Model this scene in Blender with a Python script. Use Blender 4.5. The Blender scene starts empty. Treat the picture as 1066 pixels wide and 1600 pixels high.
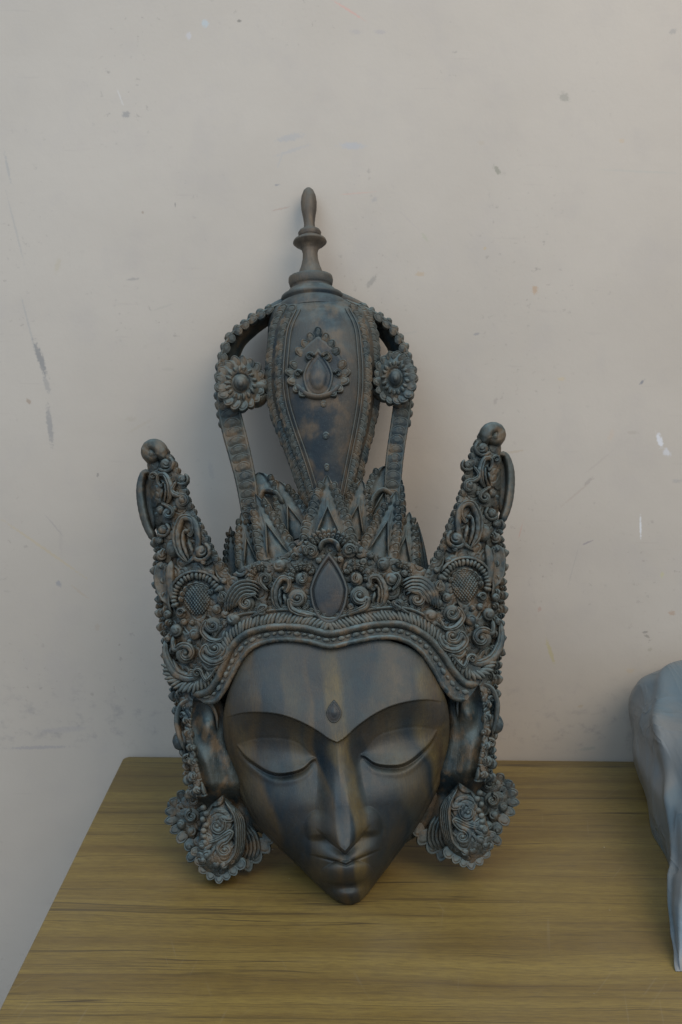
import bpy, math, random
import numpy as np
from mathutils import Matrix, Vector
random.seed(7); np.random.seed(7)
R = math.radians
sc = bpy.context.scene
COL = sc.collection

# ------------------------------------------------------------------ camera
FPX = 1600.0; CX, CY = 533.0, 800.0
DIST, CAMH = 1.2, 0.5476
PITCH, ROLL = R(11.07), R(0.55)
cam = bpy.data.cameras.new('camera'); camo = bpy.data.objects.new('camera', cam); COL.objects.link(camo)
cam.sensor_fit = 'VERTICAL'; cam.sensor_height = 36.0; cam.lens = 36.0 * FPX / 1600.0
cam.clip_start = 0.05; cam.clip_end = 50
CAMROT = Matrix.Rotation(R(90) - PITCH, 4, 'X') @ Matrix.Rotation(ROLL, 4, 'Z')
camo.matrix_world = Matrix.Translation((0, -DIST, CAMH)) @ CAMROT
sc.camera = camo
CR = np.array(CAMROT.to_3x3()); CO = np.array([0, -DIST, CAMH])

# ------------------------------------------------------------------ world, lamps, exposure
w = bpy.data.worlds.new('World'); sc.world = w; w.use_nodes = True
bg = w.node_tree.nodes['Background']; bg.inputs[0].default_value = (0.66, 0.80, 1.0, 1); bg.inputs[1].default_value = 0.80
def area(name, loc, target, size, power, col):
    l = bpy.data.lights.new(name, 'AREA'); l.shape = 'SQUARE'; l.size = size; l.energy = power; l.color = col
    o = bpy.data.objects.new(name, l); COL.objects.link(o)
    o.location = loc
    o.rotation_euler = (Vector(target) - Vector(loc)).to_track_quat('-Z', 'Y').to_euler()
    return o
area('ceiling_lamp', (1.5, -2.3, 2.7), (0.1, 0, 0.4), 2.4, 92, (1.0, 0.85, 0.68))
area('window_light', (-1.0, -1.9, 2.3), (0.0, -0.1, 0.2), 1.8, 34, (0.60, 0.80, 1.0))
sc.view_settings.view_transform = 'Standard'; sc.view_settings.look = 'None'
sc.view_settings.exposure = 0.05; sc.view_settings.gamma = 1

# ------------------------------------------------------------------ helpers
def rays(px, py):
    px = np.asarray(px, float); py = np.asarray(py, float)
    d = np.stack([(px - CX) / FPX, -(py - CY) / FPX, -np.ones_like(px + py)], -1)
    return d @ CR.T
THETA, PHI = R(21.7), R(3.5)
Vt = np.array([0, math.sin(THETA), math.cos(THETA)]); Wn = np.array([0, -math.cos(THETA), math.sin(THETA)])
Ux = np.array([1.0, 0, 0])
Uax = math.cos(PHI) * Ux + math.sin(PHI) * Vt
Vax = -math.sin(PHI) * Ux + math.cos(PHI) * Vt
ORG = np.array([0.0074, -0.252, 0.0])
def M(px, py, wv):
    """photo pixel + height over the mask's back plane -> mask coordinates"""
    d = rays(px, py); wv = np.asarray(wv, float)
    t = (wv - (CO - ORG) @ Wn) / (d @ Wn)
    P = CO + d * t[..., None] - ORG
    return np.stack([P @ Uax, P @ Vax, P @ Wn], -1)
def S(u):                         # front of the head, curved round from ear to ear
    return 0.04 + 0.07 * np.clip(1 - (np.asarray(u) / 0.205) ** 2, -0.1, 1)
def onS(px, py, lift=0.0):
    wv = np.full(np.shape(np.asarray(px, float) + np.asarray(py, float)), 0.08)
    for _ in range(4): wv = S(M(px, py, wv)[..., 0]) + lift
    return M(px, py, wv)
def flat(wv): return lambda px, py, lift=0.0: M(px, py, np.full(np.shape(np.asarray(px, float) + np.asarray(py, float)), wv) + lift)
def sm(x, a, b):
    t = np.clip((x - a) / (b - a), 0, 1); return t * t * (3 - 2 * t)
def ip(x, xs, ys):
    """smooth-ish interpolation"""
    xs = np.asarray(xs, float); ys = np.asarray(ys, float); x = np.asarray(x, float)
    m = np.gradient(ys, xs); i = np.clip(np.searchsorted(xs, x) - 1, 0, len(xs) - 2)
    h = xs[i + 1] - xs[i]; t = np.clip((x - xs[i]) / h, 0, 1)
    return ((2*t**3-3*t**2+1)*ys[i] + (t**3-2*t**2+t)*h*m[i] + (-2*t**3+3*t**2)*ys[i+1] + (t**3-t**2)*h*m[i+1])
def curve(pts, n):
    """resample a polyline smoothly, n points evenly spaced"""
    p = np.asarray(pts, float)
    d = np.r_[0, np.cumsum(np.linalg.norm(np.diff(p, axis=0), axis=1))]
    tt = np.linspace(0, d[-1], max(n * 4, 40))
    q = np.stack([ip(tt, d, p[:, k]) for k in range(p.shape[1])], -1)
    d2 = np.r_[0, np.cumsum(np.linalg.norm(np.diff(q, axis=0), axis=1))]
    return np.stack([np.interp(np.linspace(0, d2[-1], n), d2, q[:, k]) for k in range(p.shape[1])], -1)
def grid(P, cu=False, cv=False):
    n, m = P.shape[:2]; idx = np.arange(n * m).reshape(n, m)
    if cu: idx = np.vstack([idx, idx[:1]])
    if cv: idx = np.hstack([idx, idx[:, :1]])
    f = np.stack([idx[:-1, :-1], idx[1:, :-1], idx[1:, 1:], idx[:-1, 1:]], -1).reshape(-1, 4)
    return P.reshape(-1, 3), f.tolist()
def join(*ms):
    V = []; F = []; k = 0
    for v, f in ms:
        V.append(np.asarray(v)); F += [[i + k for i in q] for q in f]; k += len(v)
    return np.vstack(V), F
def mesh(name, vf, mat, smooth=True, fix=False):
    me = bpy.data.meshes.new(name); me.from_pydata(np.asarray(vf[0]).tolist(), [], vf[1]); me.update()
    if smooth: me.polygons.foreach_set('use_smooth', [True] * len(me.polygons))
    if fix:
        import bmesh
        bm = bmesh.new(); bm.from_mesh(me); bmesh.ops.recalc_face_normals(bm, faces=bm.faces); bm.to_mesh(me); bm.free()
    me.materials.append(mat); return me
def link(name, me, parent=None, mat4=None, **props):
    o = bpy.data.objects.new(name, me); COL.objects.link(o)
    if parent: o.parent = parent
    if mat4 is not None: o.matrix_basis = mat4
    for k, v in props.items(): o[k] = v
    return o
def carve(v, amp=0.42):
    v = np.asarray(v, float).copy(); x, y, z = v[:, 0] * 1000, v[:, 1] * 1000, v[:, 2] * 1000
    d1 = np.sin(x * .71 + 1.3 * np.sin(y * .37)) * np.sin(y * .63 + 1.7 * np.sin(z * .5 + x * .21)) * .00055
    d2 = np.sin(x * 1.9 + 2 * np.sin(y * .9 + 1)) * np.sin(y * 2.1 + z * 1.3 + 2 * np.sin(x * .8)) * .00026
    v[:, 2] += amp * (d1 + d2); v[:, 0] += amp * .7 * np.roll(d1, 3) * 0 + amp * .00035 * np.sin(y * .9 + z * .7); v[:, 1] += amp * .00035 * np.sin(x * .8 + z * .9 + 2)
    return v
def rest(v):
    """keep mask vertices above the table top"""
    v = np.asarray(v, float).copy(); z = v[:, 0] * Uax[2] + v[:, 1] * Vax[2] + v[:, 2] * Wn[2] + ORG[2]
    v[:, 1] += np.clip(.0004 - z, 0, None) / Vax[2]
    return v
def obj(name, vf, mat, parent=None, smooth=True, fix=True, **props):
    if name in ('face', 'head_core', 'ear_ornament', 'rear_flower', 'ear'): vf = (rest(vf[0]), vf[1])
    jig = props.pop('carved', True)
    if mat is M_carv and jig: vf = (carve(vf[0]), vf[1])
    return link(name, mesh(name, vf, mat, smooth, fix), parent, **props)

# ------------------------------------------------------------------ node helpers
class NT:
    def __init__(s, name):
        s.m = bpy.data.materials.new(name); s.m.use_nodes = True; s.t = s.m.node_tree
        s.b = s.t.nodes['Principled BSDF']
    def n(s, typ, ins={}, **at):
        nd = s.t.nodes.new(typ)
        for k, v in at.items(): setattr(nd, k, v)
        for k, v in ins.items():
            if isinstance(v, bpy.types.NodeSocket): s.t.links.new(v, nd.inputs[k])
            else: nd.inputs[k].default_value = v
        return nd
    def math(s, op, a, b=0.0, c=0.0, clamp=False):
        return s.n('ShaderNodeMath', {0: a, 1: b, 2: c}, operation=op, use_clamp=clamp).outputs[0]
    def mix(s, f, a, b, mode='MIX'):
        return s.n('ShaderNodeMix', {0: f, 6: a, 7: b}, data_type='RGBA', blend_type=mode).outputs[2]
    def map(s, v, loc=(0,0,0), rot=(0,0,0), scale=(1,1,1), typ='POINT'):
        return s.n('ShaderNodeMapping', {0: v, 1: loc, 2: rot, 3: scale}, vector_type=typ).outputs[0]
    def noise(s, v, scale, detail=4, rough=0.55, dist=0.0):
        return s.n('ShaderNodeTexNoise', {'Vector': v, 'Scale': scale, 'Detail': detail, 'Roughness': rough, 'Distortion': dist}).outputs[0]
    def ramp(s, f, a, b, lo=0.0, hi=1.0):
        return s.n('ShaderNodeMapRange', {0: f, 1: a, 2: b, 3: lo, 4: hi}, clamp=True, interpolation_type='SMOOTHSTEP').outputs[0]
    def bump(s, h, dist, strength=1.0, nrm=None):
        i = {'Height': h, 'Distance': dist, 'Strength': strength}
        if nrm is not None: i['Normal'] = nrm
        return s.n('ShaderNodeBump', i).outputs[0]
def rgb(*c): return (*c, 1)

# ------------------------------------------------------------------ mask root
root = bpy.data.objects.new('carved_mask', None); COL.objects.link(root)
root.empty_display_size = 0.05
mw = Matrix.Identity(4)
for r in range(3):
    mw[r][0], mw[r][1], mw[r][2], mw[r][3] = Uax[r], Vax[r], Wn[r], ORG[r]
root.matrix_world = mw
root['label'] = 'dark carved wooden mask with closed eyes and tall openwork crown leaning on the wall'
root['category'] = 'mask'

def wood(name, dark, mid, brown, dust_toplight_col, dust_toplight, rough, bumpamt, streak=(26, 6, 26), brownbias=0.5, wear=0.35):
    k = NT(name)
    co = k.n('ShaderNodeTexCoord', object=root).outputs['Object']
    warp = k.noise(k.map(co, scale=(14, 9, 14)), 1.0, 3)
    wv = k.n('ShaderNodeVectorMath', {0: co, 1: k.n('ShaderNodeCombineXYZ', {0: k.math('MULTIPLY', warp, 0.02), 1: 0.0, 2: 0.0}).outputs[0]}, operation='ADD').outputs[0]
    n1 = k.noise(k.map(wv, scale=streak), 1.0, 4, 0.5)
    n2 = k.noise(k.map(wv, loc=(3.1, 0.4, 1.7), scale=(streak[0]*1.8, streak[1]*2.2, streak[2])), 1.0, 3)
    fine = k.noise(k.map(wv, scale=(900, 60, 900)), 1.0, 3)
    if name == 'polished_wood':
        ux = k.n('ShaderNodeSeparateXYZ', {0: k.n('ShaderNodeVectorMath', {0: wv, 1: (-.0105, 0, 0)}, operation='ADD').outputs[0]})
        lowf = k.noise(k.map(co, scale=(9, 7, 5)), 1.0, 2)
        uu = k.math('ADD', ux.outputs[0], k.math('ADD', k.math('MULTIPLY', k.math('SUBTRACT', lowf, .5), .085), k.math('MULTIPLY', ux.outputs[1], .03)))
        cr_ = k.n('ShaderNodeValToRGB', {0: k.math('ADD', k.math('MULTIPLY', uu, 3.6), .5)})
        st = [(330, 'b'), (362, 'b'), (378, 't'), (398, 'b'), (408, 'd'), (452, 'd'), (462, 't'), (482, 't'), (496, 'm'), (510, 'b'), (516, 'd'), (530, 'd'), (536, 'g'), (556, 'g'), (566, 'm'), (584, 'd'), (606, 'd'), (616, 'm'), (645, 't'), (660, 'd'), (672, 'g'), (690, 'b'), (702, 'g')]
        cols = dict(b=(.068, .044, .019), t=(.060, .047, .025), d=(.006, .014, .019), m=(.027, .030, .025), g=(.094, .068, .024))
        el = cr_.color_ramp.elements
        while len(el) > 1: el.remove(el[-1])
        for i_, (px_, cn) in enumerate(st):
            pos = float(M(np.array(float(px_)), np.array(1215.0), .1)[0]) * 3.6 + .5 + .03 * .22 * 3.6
            e_ = el[0] if i_ == 0 else el.new(min(max(pos, 0), 1))
            e_.position = min(max(pos, 0), 1); e_.color = (*cols[cn], 1)
        streaky = k.mix(k.ramp(k.noise(k.map(co, scale=(22, 16, 22)), 1.0, 4, .6), .35, .65, 0, .85), cr_.outputs[0], rgb(*mid))
    c = k.mix(k.ramp(n1, brownbias - 0.09, brownbias + 0.10), rgb(*dark), rgb(*mid))
    c = k.mix(k.ramp(n2, 0.46, 0.64), c, rgb(*brown))
    if name == 'polished_wood': c = k.mix(.78, c, streaky)
    c = k.mix(k.ramp(fine, 0.35, 0.7, 0.0, 0.50), c, k.mix(0.6, c, rgb(*dark)))
    geo = k.n('ShaderNodeNewGeometry')
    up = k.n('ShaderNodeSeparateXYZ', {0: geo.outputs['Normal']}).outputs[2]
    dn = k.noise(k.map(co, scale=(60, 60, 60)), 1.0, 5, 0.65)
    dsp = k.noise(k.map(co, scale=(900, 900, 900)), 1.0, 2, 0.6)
    d = k.math('MULTIPLY', k.ramp(up, 0.15, 0.95), k.ramp(dn, 0.30, 0.70, 0.25, 1.0))  # upward faces go paler: settled dust plus bluish top light put into the colour
    d = k.math('ADD', k.math('MULTIPLY', d, dust_toplight), k.math('MULTIPLY', k.ramp(dsp, 0.64, 0.70), dust_toplight * 0.5), clamp=True)
    d = k.math('ADD', d, k.math('MULTIPLY', k.ramp(dn, 0.52, 0.80), dust_toplight * 0.18), clamp=True)
    c = k.mix(d, c, rgb(*dust_toplight_col))
    pt = k.ramp(geo.outputs['Pointiness'], .505, .60, 0, wear)
    c = k.mix(k.math('MULTIPLY', pt, k.ramp(dn, .25, .6, .5, 1)), c, rgb(.098, .108, .094))
    k.t.links.new(c, k.b.inputs['Base Color'])
    rr = k.math('ADD', k.ramp(dn, 0.3, 0.7, rough - 0.06, rough + 0.10), k.math('MULTIPLY', d, 0.35), clamp=True)
    k.t.links.new(rr, k.b.inputs['Roughness'])
    k.b.inputs['Specular IOR Level'].default_value = 0.27
    g = k.noise(k.map(co, scale=(160, 160, 160)), 1.0, 4, 0.6)
    nb = k.bump(k.math('ADD', k.math('MULTIPLY', fine, 0.45), g), bumpamt)
    k.t.links.new(nb, k.b.inputs['Normal'])
    return k.m
DUST_TOPLIGHT = (0.130, 0.188, 0.198)  # dust teal, brightened to paint bluish light on the tops of the carving
M_face = wood('polished_wood', (0.008, 0.012, 0.016), (0.028, 0.024, 0.018), (0.062, 0.042, 0.020), DUST_TOPLIGHT, 0.20, 0.43, 0.0003, (30, 7, 10), 0.50, wear=.1)
M_carv = wood('carved_wood', (0.010, 0.018, 0.021), (0.032, 0.031, 0.023), (0.084, 0.057, 0.031), DUST_TOPLIGHT, 0.62, 0.55, 0.0010, (40, 22, 40), 0.44)
M_bulb = wood('bulb_wood', (0.010, 0.017, 0.022), (0.038, 0.035, 0.028), (0.074, 0.054, 0.034), DUST_TOPLIGHT, 0.40, 0.50, 0.0004, (22, 14, 22), 0.46)
M_dark = wood('dark_inlay', (0.006, 0.010, 0.014), (0.018, 0.021, 0.022), (0.032, 0.025, 0.019), DUST_TOPLIGHT, 0.22, 0.48, 0.0004, (22, 14, 22), 0.46)
M_fin = wood('finial_wood', (0.034, 0.027, 0.020), (0.070, 0.053, 0.036), (0.10, 0.072, 0.046), DUST_TOPLIGHT, 0.30, 0.50, 0.0003, (60, 8, 60), 0.40)

# ------------------------------------------------------------------ motif shapes
def ridge(path, r, h, base=onS, lift=0.0, prof='round', n=None, cross=13, sink=0.004, taper=True):
    """raised moulding along a pixel path; r pixels half width, h metres high"""
    n = n or max(8, int(len(path) * 3)); q = curve(path, n)
    t = np.linspace(0, 1, n)
    r = np.interp(t, np.linspace(0, 1, np.size(r)), np.atleast_1d(r)) if np.size(r) > 1 else np.full(n, float(np.squeeze(r)))
    P = base(q[:, 0], q[:, 1], lift)
    T = np.gradient(P, axis=0); T[:, 2] = 0; T /= np.linalg.norm(T, axis=1)[:, None] + 1e-9
    Sd = np.stack([-T[:, 1], T[:, 0], np.zeros(n)], -1)
    s = np.sin(np.linspace(-1, 1, cross) * math.pi / 2)
    if prof == 'round': pr = np.clip(1 - s ** 4, 0, 1) ** .6 * (1 + .15 * s) if cross >= 9 else np.sqrt(np.clip(1 - s * s, 0, 1))
    elif prof == 'groove': pr = np.clip(1 - s**6, 0, 1) ** .5 * (1 - .55 * np.clip(1 - np.abs(s - .30) / .16, 0, 1)) * (1 + .12 * s)
    elif prof == 'smooth': pr = np.sqrt(np.clip(1 - s * s, 0, 1))
    elif prof == 'channel': pr = np.sqrt(np.clip(1 - s**6, 0, 1)) * (0.35 + 0.65 * np.abs(s) ** 2)
    else: pr = np.clip(1.3 - np.abs(s) * 1.3, 0, 1)
    e = np.minimum(np.minimum(t, 1 - t) * n / 3.0, 1.0) if taper else np.ones(n)
    e = np.sqrt(np.clip(e, 0.02, 1))
    rm = r * 0.00070
    Q = P[:, None, :] + Sd[:, None, :] * (s[None, :] * rm[:, None] * e[:, None])[..., None]
    Q[..., 2] += (pr[None, :] * (h * e * np.clip(rm / rm.max(), 0.3, 1))[:, None]) 
    lo = Q[:, [0, -1]].copy(); lo[..., 2] = P[:, None, 2] - sink
    Q = np.concatenate([lo[:, :1], Q, lo[:, 1:]], 1)
    return grid(Q)
def ball(cx, cy, rx, ry=None, h=None, base=onS, lift=0.0, rot=0.0, nu=14, nv=9):
    ry = ry or rx; h = h or 0.0007 * min(rx, ry)
    c = base(np.array(cx), np.array(cy), lift)
    a = np.linspace(0, 2 * math.pi, nu, endpoint=False); b = np.linspace(-math.pi/2, math.pi/2, nv)
    A, B = np.meshgrid(a, b); x = np.cos(B) * np.cos(A) * rx * 0.0007; y = np.cos(B) * np.sin(A) * ry * 0.0007; z = np.sin(B) * h
    cr, sr = math.cos(rot), math.sin(rot)
    P = np.stack([c[0] + x * cr - y * sr, c[1] + x * sr + y * cr, c[2] + z], -1)
    return grid(P, cv=True)
def spiral(cx, cy, r, turns=1.3, a0=0.0, d=1, rend=0.22, tail=()):
    t = np.linspace(0, 1, int(16 * turns) + 6); rr = r * (1 - (1 - rend) * t ** 0.8); a = a0 + d * t * turns * 2 * math.pi
    p = [(cx + R_ * math.cos(x), cy - R_ * math.sin(x)) for R_, x in zip(rr, a)]
    return list(tail) + p
def scroll(cx, cy, r, a0=90, d=1, turns=1.25, tail=(), base=onS, lift=0.0, h=0.0045, prof='groove', wd=0.30):
    p = spiral(cx, cy, r * (1 - wd * 0.8), turns, R(a0), d, 0.20, tail)
    n = len(p) * 2
    a = ridge(p, [r * wd * (0.5 if tail else 1), r * wd, r * wd * 0.9, r * wd * 0.6], h, base, lift, prof, n=n, cross=19)
    b = ball(cx, cy, r * 0.24, h=h * 1.0, base=base, lift=lift)
    c = ball(cx, cy, r * 0.85, h=h * 0.35, base=base, lift=lift - 0.001)
    return join(a, b, c)
def comma(cx, cy, hh, ww, lean=0.0, base=onS, lift=0.0, h=0.005, flip=1):
    """hooked acanthus leaf: a tail that rises, turns over and curls in, with an inner rib"""
    f = lambda q: [(cx + flip * x * ww * 1.15 - lean * y * hh, cy + y * hh) for x, y in q]
    a = ridge(f([(-.35, 1.05), (.25, .70), (.62, .15), (.62, -.42), (.20, -.85), (-.35, -.80), (-.62, -.40), (-.35, -.10), (-.12, -.30)]), [ww*.08, ww*.30, ww*.40, ww*.42, ww*.36, ww*.30, ww*.24, ww*.2, ww*.15], h, base, lift, 'groove', n=70, cross=19)
    b = ridge(f([(-.45, .95), (-.15, .60), (.10, .20), (.14, -.18), (-.02, -.42)]), [ww*.06, ww*.16, ww*.20, ww*.18, ww*.1], h * 0.8, base, lift, 'round', n=30)
    c = ridge(f([(-.75, .80), (-.55, .45), (-.32, .15), (-.28, .02)]), [ww*.05, ww*.16, ww*.18, ww*.08], h * 0.6, base, lift, 'round', n=20)
    return join(a, b, c, ball(cx - flip * ww * .16, cy - hh * .26, ww * .22, h=h * 1.1, base=base, lift=lift))
def fan(cx, cy, r0, r1, a0, a1, n, base=onS, lift=0.0, h=0.003):
    out = []
    for i in range(n):
        a = R(a0 + (a1 - a0) * (i + 0.5) / n); rm = (r0 + r1) / 2
        out.append(dict(c=(cx + rm * math.cos(a), cy - rm * math.sin(a)), ang=a, L=(r1 - r0) / 2, W=rm * abs(R(a1 - a0)) / n * 0.56, h=h, base=base, lift=lift))
    return out
def shell_mesh():
    rs = np.array([0, .15, .3, .45, .6, .72, .84, .93, 1.0]); na = 18
    A_ = np.linspace(0, 2 * math.pi, na, endpoint=False); r_, a_ = np.meshgrid(rs, A_, indexing='ij')
    x, y = r_ * np.cos(a_), r_ * np.sin(a_)
    h_ = np.clip(1 - r_ ** 4, 0, 1) ** .5 * (0.80 + 0.20 * x)
    h_ = h_ - 0.42 * np.exp(-((np.hypot(x + .75, y * .9) - .95) / .11) ** 2) * sm(r_, 1.0, .75) - 0.30 * np.exp(-((np.hypot(x + .75, y) - .50) / .10) ** 2) - .2 * sm(-x, .5, 1)
    P = np.stack([x, y, h_], -1); v, f = grid(P, cv=True)
    lo = P[-1].copy(); lo[:, 2] = -1.2
    v2, f2 = grid(np.stack([P[-1], lo]), cv=True)
    return join((v, f), (v2, f2))
def scale_mesh():
    """overlapping scale: tilts up towards its free edge, one gouge inside the rim"""
    rs = np.array([0, .25, .45, .58, .68, .78, .90, .97, 1.0]); na = 18
    A_ = np.linspace(0, 2 * math.pi, na, endpoint=False); r_, a_ = np.meshgrid(rs, A_, indexing='ij')
    x, y = r_ * np.cos(a_), r_ * np.sin(a_)
    h_ = np.clip(1 - r_ ** 8, 0, 1) ** .5 * (0.50 + 0.55 * x) - .34 * np.exp(-((r_ - .68) / .09) ** 2) * sm(x, -.3, .3) - .12 * (1 - r_ ** 2) * sm(x, -.4, .4)
    P = np.stack([x, y * (1 - .12 * x), h_], -1); v, f = grid(P, cv=True)
    lo = P[-1].copy(); lo[:, 2] = -1.2
    v2, f2 = grid(np.stack([P[-1], lo]), cv=True)
    return join((v, f), (v2, f2))
def lump_mesh(na=12, nb=8):
    a = np.linspace(0, 2 * math.pi, na, endpoint=False); b = np.linspace(-math.pi/2, math.pi/2, nb); A, B = np.meshgrid(a, b)
    return grid(np.stack([np.cos(B)*np.cos(A), np.cos(B)*np.sin(A), np.sign(np.sin(B))*np.abs(np.sin(B))**.7], -1), cv=True)
def variants(nm, vf, n=6, amp=.09):
    out = []
    for i in range(n):
        v = np.asarray(vf[0], float).copy(); o_ = np.random.uniform(0, 9, 3)
        d = np.sin(v[:, 0] * 3.1 + o_[0]) * np.sin(v[:, 1] * 2.7 + o_[1]) + .6 * np.sin(v[:, 0] * 5.3 + v[:, 1] * 4.1 + o_[2])
        v = v * (1 + amp * d[:, None]); out.append(mesh(nm, (v, vf[1]), M_carv, fix=True))
    return out
ME_shell = variants('shell', shell_mesh()); ME_lump = variants('lump', lump_mesh()); ME_scale = variants('scale', scale_mesh(), 6, .05)
def put(name, me, px, py, ang, L, Wd, h, parent, base=onS, lift=0.0, tilt=0.0, **props):
    """place a small shared mesh: long axis at image angle ang (radians, up = pi/2)"""
    if isinstance(me, list): me = random.choice(me)
    q_ = random.uniform; L *= q_(.88, 1.12); Wd *= q_(.88, 1.12); h *= q_(.82, 1.15); ang += q_(-.12, .12); px += q_(-.5, .5); py += q_(-.5, .5)
    c = base(np.array(float(px)), np.array(float(py)), lift)
    m = Matrix.Translation(c.tolist()) @ Matrix.Rotation(ang, 4, 'Z') @ Matrix.Rotation(tilt, 4, 'Y') @ Matrix.Diagonal((L * 0.0007, Wd * 0.0007, h, 1))
    return link(name, me, parent, m, **props)
def put_fan(name, me, specs, parent, tilt=0.0):
    for s_ in specs: put(name, me, s_['c'][0], s_['c'][1], s_['ang'], s_['L'], s_['W'], s_['h'], parent, s_['base'], s_['lift'], tilt)
def along(path, step):
    q = np.asarray(path, float); L = np.linalg.norm(np.diff(curve(q, 60), axis=0), axis=1).sum()
    n = max(2, int(L / step)); c = curve(q, n); T = np.gradient(c, axis=0)
    return c, np.arctan2(-T[:, 1], T[:, 0])
def rows(ys, Ls, Rs, wfun, ny, nx, skirt, base_w=None, expo=1.0):
    """patch bounded left and right by pixel polylines, wfun(px,py,s)->w"""
    y = np.linspace(ys[0], ys[-1], ny); L = ip(y, ys, Ls); Rr = ip(y, ys, Rs)
    s = np.linspace(-1, 1, nx); s = np.sign(s) * np.abs(s) ** expo
    X = (L[:, None] + Rr[:, None]) / 2 + (Rr - L)[:, None] / 2 * s[None, :]; Y = np.repeat(y[:, None], nx, 1)
    Wv = wfun(X, Y, np.repeat(s[None, :], ny, 0)); P = M(X, Y, Wv)
    Q = np.zeros((ny + 2, nx + 2, 3)); Q[1:-1, 1:-1] = P; Q[0, 1:-1] = P[0]; Q[-1, 1:-1] = P[-1]; Q[:, 0] = Q[:, 1]; Q[:, -1] = Q[:, -2]
    for sl in (np.s_[0, :], np.s_[-1, :], np.s_[:, 0], np.s_[:, -1]): Q[sl][..., 2] -= skirt
    return grid(Q)
def wS(X, Y, lift=0.0):
    return onS(X, Y, lift)[..., 2]
def copy_tree(o, parent=None, mirror=False):
    c = o.copy(); COL.objects.link(c); c.parent = parent if parent else o.parent
    if mirror: c.matrix_basis = Matrix.Diagonal((-1, 1, 1, 1)) @ o.matrix_basis
    for ch in o.children: copy_tree(ch, c)
    return c

def pebbles(X, Y, sp=16.0, r=13.0, h=.0036, seed=1):
    """chiselled ground between the motifs: packed scrolls with crisp gouged spirals"""
    H = np.full(X.shape, -1.0); gx_, gy_ = np.floor(X / sp), np.floor(Y / sp)
    for i in (-2, -1, 0, 1, 2):
        for j in (-2, -1, 0, 1, 2):
            cx_, cy_ = gx_ + i, gy_ + j
            r1 = np.modf(np.abs(np.sin(cx_ * 12.9898 + cy_ * 78.233 + seed) * 43758.5453))[0]; r2 = np.modf(r1 * 91.7)[0]; r3 = np.modf(r1 * 533.1)[0]
            dx = X - (cx_ + .15 + .7 * r1) * sp; dy = Y - (cy_ + .15 + .7 * r2) * sp
            R_ = r * (.55 + .6 * r3); d = np.hypot(dx, dy); th = np.arctan2(dy, dx) * np.where(r2 > .5, 1, -1)
            ph = d / 3.3 + th * .5
            g = 1 - np.abs(((ph / math.pi) % 1.0) - .5) * 2            # sharp-bottomed gouges
            top = (.55 + .45 * r2) + .25 * (1 - d / R_)
            hh = np.where(d < R_, top - .40 * np.clip(1 - g * 3.2, 0, 1) - .9 * sm(d, R_ - 2.2, R_), -1)
            H = np.maximum(H, hh)
    return np.clip(H, -.25, 2) * h
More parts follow.
